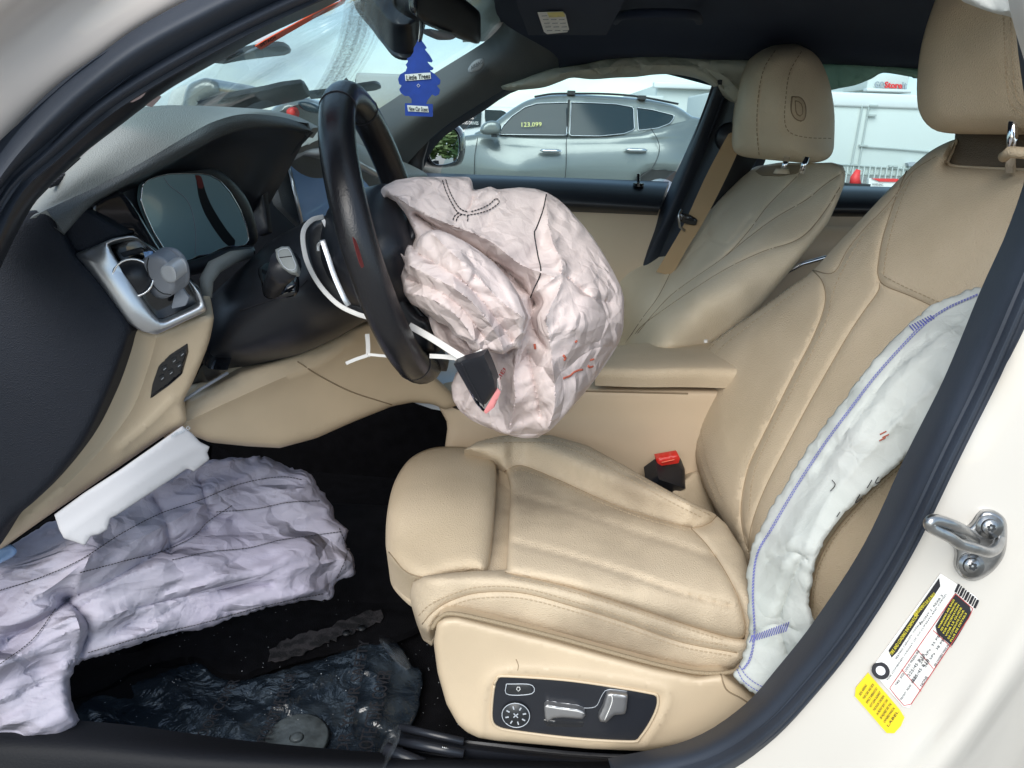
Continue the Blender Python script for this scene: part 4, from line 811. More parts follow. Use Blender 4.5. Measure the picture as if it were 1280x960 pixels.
# pale trim strip peeled from the spokes
bk = MB()
def strip(mb, pts, wd, th, upv):
    pts = [V(p) for p in pts]; pts = crom(pts, 6); k0 = len(mb.v)
    for i, p in enumerate(pts):
        t = (pts[min(i+1, len(pts)-1)]-pts[max(i-1, 0)]).normalized(); vw = (CP-p).normalized(); s_ = t.cross(vw).normalized(); u_ = s_.cross(t)
        for q1, q2 in ((-1, -1), (1, -1), (1, 1), (-1, 1)): mb.v.append(p+s_*wd*q1+u_*th*q2)
    for i in range(len(pts)-1):
        for j in range(4): mb.f.append((k0+i*4+j, k0+i*4+(j+1) % 4, k0+(i+1)*4+(j+1) % 4, k0+(i+1)*4+j))
    mb.f.append((k0+3, k0+2, k0+1, k0)); e = k0+(len(pts)-1)*4; mb.f.append((e, e+1, e+2, e+3))
strip(bk, [(404, 271, 1.0), (390, 275, .985), (380, 287, .97), (379, 305, .96), (385, 330, .95), (400, 357, .94), (422, 380, .935), (445, 392, .93), (470, 400, .93), (498, 412, .93)], .0030, .0015, wn)
bk.build('trim_strip', 'white_plastic', wheel, bevel=.0006)
bk = MB(); strip(bk, [(403, 300, .95), (409, 318, .945), (418, 345, .94), (430, 372, .935), (436, 382, .935)], .0034, .002, wn); strip(bk, [(404, 302, .949), (398, 306, .95), (398, 314, .95)], .002, .001, wn)
bk.build('paddle_trim', 'silver', wheel, bevel=.0006)
bk = MB(); strip(bk, [(404, 275, .99), (412, 292, .98), (416, 306, .98)], .0022, .001, wn); bk.build('cable', 'clear_gray', wheel)
panel('shift_paddle', [(384, 290), (396, 276), (410, 276), (424, 300), (450, 370), (470, 396), (440, 388), (410, 366), (390, 330)], [(384, 290, 1.0), (410, 276, 1.0), (470, 396, .975)], 'black_smooth', wheel, puff=.008, rad=8, thick=.02, step=6)
panel('red_mark', [(441, 296), (446, 303), (452, 322), (455, 334), (451, 333), (445, 314)], [(438, 292, .831), (458, 336, .831)], 'red_dull', rim, puff=0, thick=.0005, step=4)
# dangling switch cover on its strip
dang = thing('switch_cover', 'small black steering wheel switch cover hanging from a white trim strip', 'switch cover', (595, 470, .87))
bk = MB(); strip(bk, [(512, 407, .93), (540, 423, .91), (565, 439, .89), (582, 449, .88), (592, 446, .875), (604, 440, .87)], .0042, .0018, wn); bk.build('trim_strip', 'white_plastic', dang, bevel=.0008)
bk = MB(); strip(bk, [(538, 445, .92), (556, 446, .905), (574, 448, .89), (596, 450, .885)], .0028, .0015, wn); bk.build('bracket', 'white_plastic', dang)
rim_ = panel('cover_rim', [(569, 452), (580, 447), (606, 440), (613, 452), (622, 474), (625, 490), (616, 510), (606, 517), (595, 505), (580, 478)], [(569, 452, .876), (625, 490, .868)], 'chrome', dang, puff=.002, rad=3, thick=.006, step=4, sm=False)
fc = panel('cover_face', [(567, 455), (580, 450), (605, 443), (611, 455), (619, 476), (620, 488), (603, 514), (595, 502), (580, 478)], [(567, 455, .870), (620, 488, .862)], 'black_smooth', dang, puff=.004, rad=4, thick=.01, step=4, sm=False)
seam('face_groove', [(577, 454), (588, 478), (605, 508)], fc, fc.o, .0009, 'ink')
panel('pink_edge', [(605, 514), (622, 485), (626, 490), (618, 509), (607, 518)], [(605, 514, .866)], 'pink_edge', dang, puff=.001, rad=2, thick=.002, step=3, sm=False)
# white cable tie stub below the wheel
ct = thing('cable_tie', 'white plastic clip with thin arms sticking out under the steering column', 'clip', (460, 440, 1.0))
bk = MB(); strip(bk, [(459, 418, 1.0), (460, 432, .99), (460, 446, .98)], .0028, .0014, wn); strip(bk, [(433, 454, .99), (445, 449, .985), (460, 444, .98)], .0022, .0012, wn); strip(bk, [(460, 443, .98), (490, 446, .98), (510, 450, .985)], .0018, .001, wn)
bk.build('clip_arm', 'white_plastic', ct)
# ================================================================== centre console
con = thing('centre_console', 'beige centre console with padded armrest between the two front seats', 'console', Vector((.15, 1.43, .25)))
grid('armrest', [[(752, 436, 1.60), (800, 429, 1.60), (880, 429, 1.60), (930, 430, 1.60)], [(748, 446, 1.46), (800, 444, 1.46), (880, 444, 1.46), (930, 445, 1.46)], [(746, 456, 1.375), (800, 457, 1.375), (868, 456, 1.375), (930, 457, 1.375)],
                 [(744, 466, 1.352), (800, 467, 1.352), (864, 466, 1.352), (930, 468, 1.352)], [(744, 482, 1.355), (800, 484, 1.355), (860, 484, 1.355), (930, 486, 1.355)]], 'leather', con, n=24, k=5, thick=.03)
MB().disc(U(882, 428, 1.50), (0, 0, 1), .004, .005, 10).build('crumb', 'white_plastic', con)
cs_ = panel('side_panel', [(535, 494), (560, 486), (600, 486), (745, 486), (930, 488), (960, 560), (960, 690), (800, 680), (640, 650), (560, 600), (556, 560), (560, 530), (548, 508)], [(535, 494, 1.345), (745, 486, 1.37), (930, 488, 1.37), (640, 650, 1.355), (960, 690, 1.35)], 'beige_door', con, puff=.008, rad=7, thick=.05, step=10, sm=False)
seam('panel_gap', [(700, 488), (780, 490), (860, 492)], cs_, cs_.o, .0016, 'seam')
con_top = grid('gear_panel', [[(440, 425, 1.66), (500, 430, 1.66), (600, 436, 1.64), (680, 440, 1.62)], [(434, 434, 1.50), (500, 448, 1.5), (600, 460, 1.5), (680, 462, 1.5)], [(424, 432, 1.33), (480, 462, 1.34), (545, 494, 1.35), (600, 496, 1.36), (660, 486, 1.365)]], 'clear_gray', con, n=16, k=6, thick=.03)
tube('gear_panel_edge', [(412, 428, 1.325), (440, 444, 1.33), (490, 470, 1.335), (545, 495, 1.342), (575, 508, 1.35)], .008, 'black_gloss', con, n=8, spl=4)
tube('edge_chrome', [(414, 424, 1.322), (442, 440, 1.327), (492, 466, 1.332), (546, 490, 1.339)], .0025, 'chrome', con, n=6, spl=4)
MB().box(Vector((.1, 1.46, .30)), (.55, 0, 0), (0, .08, 0), (0, 0, .12)).build('tunnel', 'carpet', con, bevel=.03)
# ================================================================== driver seat
ds = thing('driver_seat', 'beige leather driver seat nearest the camera, stained cushion, switches on its side', 'car seat', (700, 900, 1.05), 'front seats of the car')
# --- backrest: all pieces lie on the reclined plane
bpl = planeY((880, 600, 1.28), (1140, 212, 1.25), (1017, 861, .82))
def bk_(off): return lambda a, b: bpl(a, b)+off
E1 = [(1016, 338), (1028, 352), (1032, 372), (1027, 396), (1013, 429), (993, 467), (971, 511), (951, 551), (935, 587), (927, 629), (928, 660), (936, 690)]
E2 = [(1016, 338), (1042, 341), (1060, 312), (1082, 285), (1104, 263), (1122, 241), (1142, 214), (1170, 196)]
E3 = [(1133, 214), (1119, 250), (1104, 296), (1098, 330), (1098, 345), (1106, 357), (1138, 370), (1168, 384), (1240, 418), (1330, 440)]
E4 = [(1100, 350), (1098, 364), (1081, 388), (1061, 418), (1035, 463), (1011, 506), (986, 553), (956, 612), (939, 660), (936, 700)]
E5 = [(1014, 349), (985, 368), (955, 389), (912, 421), (888, 446), (874, 482), (873, 530), (880, 575), (900, 625)]
def bkd(a, b):
    return 0
b1 = panel('backrest', [(1016, 338), (985, 360), (950, 386), (915, 409), (888, 430), (869, 452), (861, 482), (860, 510), (863, 545), (871, 582), (885, 620), (905, 655), (925, 690), (940, 760), (965, 820), (1010, 856), (1080, 840), (1180, 720), (1320, 580), (1400, 430), (1400, 216), (1280, 211), (1192, 208), (1186, 200), (1192, 186), (1195, 174), (1166, 187), (1140, 208), (1112, 236), (1080, 270), (1050, 301)],
           bk_(-.012), 'leather', ds, puff=.050, rad=26, thick=.12, step=6, creases=((E1, 3.2, .010), (E2, 3.2, .007), (E3, 2.6, .006), (E4, 2.6, .006), (E5, 2, .003)), edgestep=5,
           ridges=(([(950, 420), (915, 450), (900, 500), (905, 560)], 40, .016), ([(1100, 300), (1060, 360), (1010, 450), (960, 560)], 30, .006)))
for e_ in (E1, E2, E3, E4): seam('seam', e_, b1, b1.o, .0012, 'seam', -.0002)
b3 = b5 = b4 = b1
b6 = panel('neck_panel', [(1194, 166), (1230, 160), (1290, 160), (1400, 165), (1400, 216), (1280, 211), (1192, 208), (1186, 202), (1192, 188)], bk_(.03), 'leather_shaded', ds, puff=.01, rad=6, thick=.04, step=6, sm=False)
tube('piping', onsurf([(1196, 174), (1193, 186), (1186, 200), (1190, 207), (1230, 210), (1300, 213)], b5, .004, 4, False, True), .0022, 'leather', b6.o, n=8)
stitch('stitching', [[(1012, 353), (960, 389), (917, 422), (890, 447), (877, 482), (876, 530), (883, 573), (902, 622)], [(1009, 345), (955, 384), (912, 415), (884, 440), (869, 480), (869, 530), (877, 578), (896, 628)]], b1, ds)
stitch('stitching', [[(1137, 226), (1118, 252), (1100, 272), (1080, 293), (1052, 340), (1040, 370), (1034, 398), (1018, 434), (978, 512), (944, 586), (936, 640)]], b3, ds)
stitch('stitching', [[(1140, 219), (1126, 252), (1112, 297), (1105, 338), (1112, 349), (1170, 376), (1240, 406)]], b5, ds)
# near-side outer wing of the backrest, beyond the side airbag
b7 = panel('outer_wing', [(1010, 770), (1012, 735), (1020, 700), (1040, 664), (1070, 628), (1100, 598), (1135, 568), (1200, 520), (1240, 560), (1200, 700), (1090, 860), (1000, 900), (985, 880), (1000, 820)], [(1010, 760, .845), (1135, 568, .86), (1200, 600, .84), (1000, 880, .835)], 'leather', ds, puff=.02, rad=12, thick=.06, step=6)
stitch('stitching', [[(1016, 760), (1018, 735), (1027, 702), (1046, 668), (1075, 634), (1105, 603), (1138, 574)]], b7, ds)
seam('seam', [(1013, 765), (1015, 735), (1024, 700), (1043, 666), (1072, 631), (1102, 600), (1136, 571)], b7, b7.o, .0012)
# --- headrest
hr = panel('headrest', [(1146, 118), (1147, 90), (1152, 55), (1162, 20), (1176, -15), (1200, -50), (1250, -72), (1330, -78), (1400, -60), (1430, 0), (1430, 90), (1410, 150), (1370, 166), (1300, 168), (1230, 168), (1180, 166), (1160, 157), (1149, 140)], [(1146, 100, 1.17), (1260, 80, 1.02), (1400, 80, .88), (1200, -50, 1.10)], 'leather', ds, puff=.05, rad=30, thick=.13, step=8,
           grooves=(([(1256, 10), (1260, 60), (1262, 100), (1268, 128), (1284, 144), (1320, 150)], 3, .003),))
stitch('stitching', [[(1253, 10), (1256, 60), (1258, 102), (1264, 131), (1282, 148)], [(1262, 10), (1265, 60), (1267, 98), (1272, 124), (1288, 138)]], hr, ds)
for x in (1266, 1350):
    tube('headrest_post', [(x+1, 150, 1.03 if x < 1300 else .93), (x-3, 214, 1.045 if x < 1300 else .94)], .0062, 'chrome', ds, n=14)
tube('post_collar', [(1255, 196, 1.03), (1262, 190, 1.0), (1290, 192, .99)], .007, 'leather', ds, n=10)
# --- cushion
CZ = .665
ts = panel('thigh_support', [(584, 559), (602, 564), (615, 571), (620, 584), (620, 610), (618, 640), (615, 680), (611, 708), (603, 716), (585, 715), (560, 719), (535, 726), (514, 722), (496, 708), (484, 692), (482, 670), (484, 640), (491, 608), (504, 583), (520, 568), (545, 559)],
           [yz(586, 559, .668), yz(634, 590, .665), yz(628, 710, .655), yz(560, 718, .64), (482, 670, 1.0), (484, 640, 1.04), (504, 583, 1.17), (514, 722, .90), yz(560, 620, .668)], 'leather', ds, puff=.034, rad=24, thick=.07, step=5, flatback=(0, .03, -.07))
seam('seam', [(486, 690), (510, 716), (545, 722), (590, 711), (606, 715)], ts, ts.o, .0009)
panel('support_gap', [(622, 576), (648, 582), (644, 620), (640, 718), (622, 718), (628, 640)], [yz(622, 576, .640), yz(648, 590, .640), yz(640, 716, .632)], 'leather_worn', ds, puff=.0, rad=4, thick=.03, step=6, sm=False)
F1 = [(630, 590), (640, 584), (656, 583), (698, 600), (758, 627), (808, 645), (862, 659), (885, 655), (896, 645)]
F2 = [(862, 659), (884, 682), (906, 714), (923, 748), (932, 782), (930, 798)]
F3 = [(632, 716), (698, 730), (753, 746), (808, 764), (872, 785), (914, 797), (930, 798)]
F4 = [(528, 780), (540, 766), (561, 752), (597, 741), (652, 741), (717, 758), (781, 778), (850, 802), (921, 816)]
F5 = [(606, 552), (645, 550), (690, 552), (733, 566), (781, 592), (841, 625), (884, 646)]
def cushion_depth(a, b):                             # level top with raised bolsters that turns over into an upright near side
    y1 = float(np.interp(a, [q_[0] for q_ in F1], [q_[1] for q_ in F1])); y3 = float(np.interp(a, [q_[0] for q_ in F3], [q_[1] for q_ in F3]))
    def ss(t): t = max(0, min(1, t)); return t*t*(3-2*t)
    z = .652+.040*ss((y1+3-b)/45)+.018*ss((b-y3+3)/16)
    top = Uz(a, b, z).y; side = .874-(a-545)/375*.026+.00035*max(0, 0)
    if a < 548: side += ((548-a)/32)**2*.035
    k = .022; m_ = max(top, side); return m_+k*math.log(math.exp((top-m_)/k)+math.exp((side-m_)/k))-.006
cu = panel('seat_cushion', [(580, 562), (597, 552), (620, 546), (645, 543), (690, 544), (735, 557), (781, 582), (812, 600), (841, 616), (868, 630), (893, 642), (908, 655), (930, 690), (945, 740), (950, 790), (938, 822), (924, 836), (914, 840), (872, 840), (818, 829), (758, 813), (689, 794), (620, 777), (565, 765), (548, 773), (536, 792), (524, 784), (515, 760), (512, 742), (516, 728), (530, 720), (560, 716), (597, 713), (620, 713), (633, 712), (635, 680), (637, 640), (638, 605), (634, 590), (622, 578), (600, 568)],
           cushion_depth,
           'leather_worn', ds, puff=.020, rad=11, thick=.06, step=5, sm=False, flatback=(0, .04, -.05), edgestep=4, reg=.003,
           creases=((F1, 3, .013), (F2, 3, .010), (F3, 3, .012), (F4, 2.5, .005), (F5, 2, .002)),
           grooves=(([(636, 617), (700, 634), (780, 660), (850, 682), (892, 696)], 3.5, .0055), ([(634, 676), (700, 692), (780, 716), (850, 740), (914, 758)], 3.5, .0055)))
for e_ in (F1, F2, F3): seam('seam', e_, cu, cu.o, .0012, 'seam', -.0002)
seam('seam', F4, cu, cu.o, .0010, 'seam', 0)
stitch('stitching', [[(606, 555), (645, 553), (690, 555), (732, 569), (780, 595), (840, 628), (880, 648)], [(606, 549), (645, 547), (690, 549), (735, 563), (783, 589), (843, 622), (888, 644)]], cu, ds)
stitch('stitching', [[(640, 590), (655, 588), (698, 604), (758, 631), (808, 649), (858, 663)]], cu, ds)
stitch('stitching', [[(523, 770), (536, 757), (560, 745), (597, 734), (652, 735), (717, 752), (781, 772), (850, 796), (914, 808)], [(640, 722), (698, 735), (753, 751), (808, 769), (872, 790), (908, 801)]], cu, ds)
stitch('stitching', [[(536, 783), (545, 770), (563, 758), (597, 748), (652, 748), (716, 764), (780, 784), (849, 808), (915, 820)]], cu, ds)
ns = cu
panel('support_gap', [(606, 566), (630, 572), (650, 590), (650, 650), (648, 722), (600, 722), (606, 650)], lambda a, b: Uz(a, b, .630).y, 'leather_worn', ds, puff=0, thick=.01, step=5)
tube('piping', [(540, 786, .838), (549, 773, .838), (566, 767, .836), (620, 778, .834), (689, 795, .832), (758, 814, .830), (818, 830, .828), (872, 841, .826), (914, 840, .826), (926, 831, .83)], .0028, 'leather_dark', ns.o, spl=4, n=8)
# --- moulded side trim with switches
so_ = [(546, 778), (556, 772), (572, 771), (620, 783), (689, 800), (758, 819), (818, 835), (872, 846), (903, 842), (925, 856), (950, 876), (990, 880), (975, 910), (930, 922), (891, 928), (850, 935), (808, 939), (735, 936), (666, 930), (620, 926), (597, 922), (583, 915), (572, 905), (558, 880), (547, 841), (542, 804)]
sd2 = panel('side_trim', so_, [(546, 778, .826), (903, 842, .812), (666, 930, .812), (850, 935, .802), (990, 880, .808), (542, 804, .828), (700, 805, .822)], 'beige_plastic', ds, puff=.014, rad=9, thick=.06, step=5, sm=False,
            ridges=(([(600, 925), (604, 880), (612, 852), (640, 838), (720, 842), (820, 858), (836, 870), (828, 896), (806, 930)], 7, .004),))
seam('trim_joint', [(901, 843), (908, 862), (925, 872), (945, 885)], sd2, sd2.o, .001)
seam('scratch', [(645, 824), (648, 832), (647, 838)], sd2, sd2.o, .0005, 'seam')
po = [(618, 856), (622, 848), (632, 845), (717, 851), (812, 866), (822, 872), (821, 886), (812, 905), (800, 922), (790, 927), (717, 923), (643, 914), (622, 909), (615, 900), (615, 880)]
sp = panel('switch_panel', po, lambda a, b: sd2.Y(a, b)-.0015, 'black_smooth', sd2.o, puff=.0012, rad=2, thick=.004, step=6, sm=False)
tube('panel_recess', [U(a, b, sd2.Y(a, b)-.001) for a, b in even(smooth2(po), 4)+[even(smooth2(po), 4)[0]]], .0018, 'beige_plastic', sd2.o, n=6)
panel('memory_button', [(633, 855), (663, 856), (665, 866), (660, 869), (634, 867)], lambda a, b: sp.Y(a, b)-.001, 'dark_trim', sp.o, puff=.001, rad=2, thick=.002, step=4, sm=False)
seam('button_outline', [(633, 855), (664, 856), (665, 867), (634, 868), (633, 855)], sp, sp.o, .0006, 'clear_gray', .001)
seam('button_mark', [(648, 864), (645.5, 861), (648, 858), (650.5, 861), (648, 864)], sp, sp.o, .0005, 'label_white', .0025)
dc = U(645, 892, sp.Y(645, 892)); dn = sp.n
dl = MB().disc(dc, dn, .0185, .0035, 30, .0175).build('lumbar_dial', 'dark_trim', sp.o, True)
MB().tube([dc+dn*.0036+(dn.orthogonal().normalized()*math.cos(t)+dn.cross(dn.orthogonal()).normalized()*math.sin(t))*.0178 for t in [k*math.pi/14 for k in range(29)]], .0006, 5).build('dial_ring', 'clear_gray', dl, True)
dm = MB()
for k in range(8):
    t = k*math.pi/4+.3; e1 = dn.orthogonal().normalized(); e2 = dn.cross(e1); d_ = e1*math.cos(t)+e2*math.sin(t); dm.box(dc+dn*.0038+d_*.0115, d_*.0022, dn.cross(d_)*.0008, dn*.0005)
dm.box(dc+dn*.0038, e1*.004, e2*.0006, dn*.0005).box(dc+dn*.0038, e2*.004, e1*.0006, dn*.0005); dm.build('dial_marks', 'clear_gray', dl)
s1 = panel('cushion_switch', [(680, 883), (683, 880), (700, 883), (722, 886), (730, 889), (732, 894), (728, 899), (704, 897), (692, 898), (684, 903), (681, 897)], lambda a, b: sp.Y(a, b)-.010, 'switch_metal', sp.o, puff=.003, rad=3, thick=.010, step=2.5, sm=False)
panel('switch_well', [(676, 898), (692, 900), (731, 902), (730, 910), (684, 909)], lambda a, b: sp.Y(a, b)-.0008, 'black_gloss', sp.o, puff=.001, rad=2, thick=.002, step=4, sm=False)
seam('switch_edge', [(682, 883), (700, 886), (722, 889), (730, 892)], s1, s1.o, .0006, 'white_plastic')
s2 = panel('backrest_switch', [(759, 867), (763, 866), (785, 869), (783, 888), (781, 893), (768, 894), (758, 903), (750, 902), (748, 896), (754, 884)], lambda a, b: sp.Y(a, b)-.010, 'switch_metal', sp.o, puff=.003, rad=3, thick=.010, step=2.5, sm=False)
seam('switch_edge', [(760, 869), (764, 868), (765, 878), (756, 900)], s2, s2.o, .0007, 'white_plastic')
seam('panel_line', [(712, 884), (736, 885), (746, 882), (752, 870), (760, 862), (784, 864)], sp, sp.o, .0004, 'clear_gray')
# belt buckle
bu = thing('belt_buckle', 'black seat belt buckle with a red release button beside the cushion', 'seat belt buckle', (838, 590, 1.33))
bb = panel('buckle_body', [(818, 574), (850, 571), (856, 586), (857, 612), (840, 606), (822, 600), (820, 588)], [(818, 574, 1.315), (857, 612, 1.30)], 'black_smooth', bu, puff=.006, rad=4, thick=.03, step=4, sm=False)
panel('release_button', [(820, 573), (848, 568), (850, 573), (848, 579), (822, 583)], [(820, 573, 1.311)], 'red', bu, puff=.002, rad=2, thick=.02, step=3, sm=False)
MB().tube([U(827, 578, 1.306), U(843, 574.5, 1.306)], .0012, 5).build('button_mark', 'orange_tape', bu)
panel('hinge_cover', [(842, 606), (856, 600), (868, 590), (876, 592), (886, 620), (896, 646), (884, 650), (862, 636), (842, 620)], [(846, 602, 1.315), (893, 640, 1.31)], 'leather', ds, puff=.008, rad=8, thick=.04, step=4, sm=True)
# seat rail and dark tubes at the foot of the seat
rl = thing('seat_rail', 'black seat rail and tubes running along the sill below the driver seat', 'seat rail', (560, 930, .86))
grid('rail_body', [[(500, 905, .93), (600, 925, .90), (760, 944, .87), (900, 940, .84)], [(505, 925, .88), (600, 938, .86), (760, 955, .845), (900, 952, .82)], [(500, 945, .89), (600, 958, .87), (760, 975, .86), (900, 975, .84)]], 'black_smooth', rl, n=16, k=4, thick=.02)
tube('rail_tube', [(500, 909, .90), (540, 918, .885), (580, 927, .87)], .0055, 'tube_black', rl)
tube('rail_tube', [(498, 926, .875), (540, 934, .86), (580, 942, .85)], .0065, 'tube_black', rl)
tube('rail_tube', [(482, 936, .86), (505, 946, .85), (530, 956, .84)], .009, 'tube_black', rl)
sp_ = MB(); sp_.tube([U(552+22*t/40+0, 934+2.5*math.sin(t*1.6)+6*t/40, .855+.002*math.cos(t*1.6)) for t in range(41)], .0011, 5); sp_.build('spring', 'steel', rl, True)
# ================================================================== passenger seat
pz = thing('passenger_seat', 'beige leather passenger seat on the far side with a small button on its headrest', 'car seat', (850, 520, 1.8), 'front seats of the car')
ppl = planeY((790, 420, 2.02), (950, 210, 1.99), (885, 425, 1.60))
def pk(o): return lambda a, b: ppl(a, b)+o
G1 = [(866, 274), (862, 286), (851, 300), (844, 327), (824, 369), (803, 398), (782, 429)]
G2 = [(1009, 206), (993, 224), (960, 257), (935, 290), (907, 320), (866, 349), (838, 370), (812, 398), (790, 426)]
G3 = [(1056, 214), (1030, 232), (1008, 250), (970, 272), (936, 297), (908, 320)]
G4 = [(1050, 234), (1032, 263), (1011, 289), (990, 303), (955, 314), (910, 335), (868, 361), (830, 387), (803, 407), (788, 426)]
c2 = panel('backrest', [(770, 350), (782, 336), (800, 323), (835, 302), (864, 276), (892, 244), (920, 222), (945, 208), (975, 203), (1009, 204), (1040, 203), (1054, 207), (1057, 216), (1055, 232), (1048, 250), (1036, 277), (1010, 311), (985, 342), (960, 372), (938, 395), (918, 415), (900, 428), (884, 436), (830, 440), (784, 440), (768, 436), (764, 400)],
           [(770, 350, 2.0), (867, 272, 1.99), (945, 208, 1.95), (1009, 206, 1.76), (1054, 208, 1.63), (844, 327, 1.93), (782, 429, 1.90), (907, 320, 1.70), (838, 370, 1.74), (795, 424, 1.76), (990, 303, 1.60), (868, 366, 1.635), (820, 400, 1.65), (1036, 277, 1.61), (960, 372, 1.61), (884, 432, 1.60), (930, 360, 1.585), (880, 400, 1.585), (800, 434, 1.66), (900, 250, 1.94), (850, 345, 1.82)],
           'leather_lit', pz, puff=.03, rad=10, thick=.10, step=4, sm=False, edgestep=3, flatback=(0, .09, -.02),
           creases=((G1, 3, .012), (G2, 2.5, .009), (G3, 2, .006), (G4, 2, .005), ([(897, 245), (890, 262), (883, 288), (886, 296), (898, 302), (909, 305), (917, 298), (938, 272)], 2, .007), ([(886, 298), (870, 312), (850, 332), (830, 352)], 2, .006)))
for e_ in (G1, G2, G3, G4): seam('seam', e_, c2, c2.o, .0013, 'seam', 0)
c4 = c5 = c2
panel('neck_recess', [(944, 214), (952, 208), (985, 206), (1004, 207), (996, 216), (975, 220), (950, 219)], lambda a, b: c2.Y(a, b)-.004, 'leather_dark', c2.o, puff=0, thick=.003, step=5, sm=False)
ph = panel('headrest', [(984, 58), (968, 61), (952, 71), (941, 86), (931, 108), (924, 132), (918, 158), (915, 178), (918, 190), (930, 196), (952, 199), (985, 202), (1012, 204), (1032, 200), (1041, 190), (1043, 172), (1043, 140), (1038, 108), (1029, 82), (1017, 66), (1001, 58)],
           [(984, 62, 1.74), (918, 180, 1.86), (950, 140, 1.74), (1000, 140, 1.70), (1043, 170, 1.80), (1010, 200, 1.74)], 'leather_lit', pz, puff=.05, rad=20, thick=.13, step=4,
           grooves=(([(972, 62), (958, 85), (951, 120), (949, 160), (952, 196)], 1.8, .004), ([(1000, 62), (984, 90), (979, 125), (978, 155), (986, 170), (1010, 176), (1040, 177)], 1.6, .003)))
hbd = panel('headrest_button', [(990, 121), (1000, 122), (1006, 130), (1007, 143), (1003, 151), (994, 148), (989, 138)], lambda a, b: ph.Y(a, b)-.003, 'leather', ph.o, puff=.003, rad=3, thick=.006, step=2.5)
seam('button_groove', [(990, 121), (1000, 122), (1006, 130), (1007, 143), (1003, 151), (994, 148), (989, 138), (990, 121)], hbd, hbd.o, .0016, 'seam')
seam('button_groove', [(994, 126), (1000, 128), (1003, 134), (1003, 143), (999, 145), (995, 140), (994, 126)], hbd, hbd.o, .0010, 'seam')
stitch('stitching', [[(969, 63), (955, 86), (948, 120), (946, 160), (949, 195)], [(1002, 64), (987, 91), (982, 125), (981, 152), (988, 166), (1010, 172), (1041, 173)]], ph, pz, r=.0009)
for x, Y in ((980, 1.76), (1004, 1.68)): tube('headrest_post', [(x+4, 196, Y), (x-2, 217, Y)], .0062, 'chrome', pz, n=12)
MB().disc(U(977, 217, 1.76), (0, 0, 1), .018, .010, 16, .014).build('post_collar', 'leather_lit', pz, True)
# cushion of the passenger seat, mostly hidden behind the console
grid('cushion', [[Vector((.0, Y, .60)), Vector((.25, Y, .62)), Vector((.5, Y, .60))] for Y in (1.60, 1.8, 2.0)], 'leather_lit', pz, n=12, k=4, thick=.10)
# passenger belt
sb_ = thing('seat_belt', 'tan seat belt strap hanging down the far centre pillar', 'seat belt', (880, 240, 1.9))
grid('belt_webbing', [[(912, 165, 1.925), (898, 190, 1.92), (880, 225, 1.91), (856, 278, 1.90), (838, 310, 1.90), (820, 340, 1.90)], [(930, 172, 1.915), (918, 200, 1.91), (900, 238, 1.90), (878, 280, 1.89), (858, 312, 1.89), (840, 345, 1.89)]], 'belt', sb_, n=16, k=3, thick=.002)
panel('belt_clip', [(850, 266), (862, 268), (872, 274), (870, 282), (858, 280), (848, 276)], [(850, 266, 1.885)], 'black_gloss', sb_, puff=.002, rad=2, thick=.01, step=3, sm=False)
tube('clip_tongue', [(852, 262, 1.885), (848, 270, 1.88), (850, 284, 1.88), (856, 288, 1.885)], .003, 'steel', sb_, n=6)
# ================================================================== deflated airbags and other loose cloth
def cloth_panel(name, out_, ctrl, m, parent, amp=.012, s=.018, seed=0, step=4, folds=(), creases=(), puff=.015, rad=12, thick=.002, sm=True, fray=0, fine=.5, aniso=(1, 1, 0)):
    ca, sa = math.cos(aniso[2]), math.sin(aniso[2])
    def d(a, b):
        x = (a*ca+b*sa)*aniso[0]; y = (-a*sa+b*ca)*aniso[1]
        return -amp*1.1*crumple(x, y, seed, s)-amp*.25*fine*crumple(x, y, seed+3, s*2.6, 4)+amp*.7*N3(x, y, seed+1, s*.5)
    o2 = out_
    if fray:
        rn = random.Random(seed+5); o2 = []
        for (a, b) in even(smooth2(out_), 4): o2.append((a+rn.uniform(-fray, fray), b+rn.uniform(-fray, fray)))
        sm = False
    return panel(name, o2, ctrl, m, parent, puff=puff, rad=rad, thick=thick, step=step, disp=d, sm=sm, creases=creases, ridges=folds, edgestep=4)
# --- driver airbag
ab = thing('driver_airbag', 'crumpled pinkish white driver airbag hanging out of the steering wheel hub', 'airbag', (620, 400, .95))
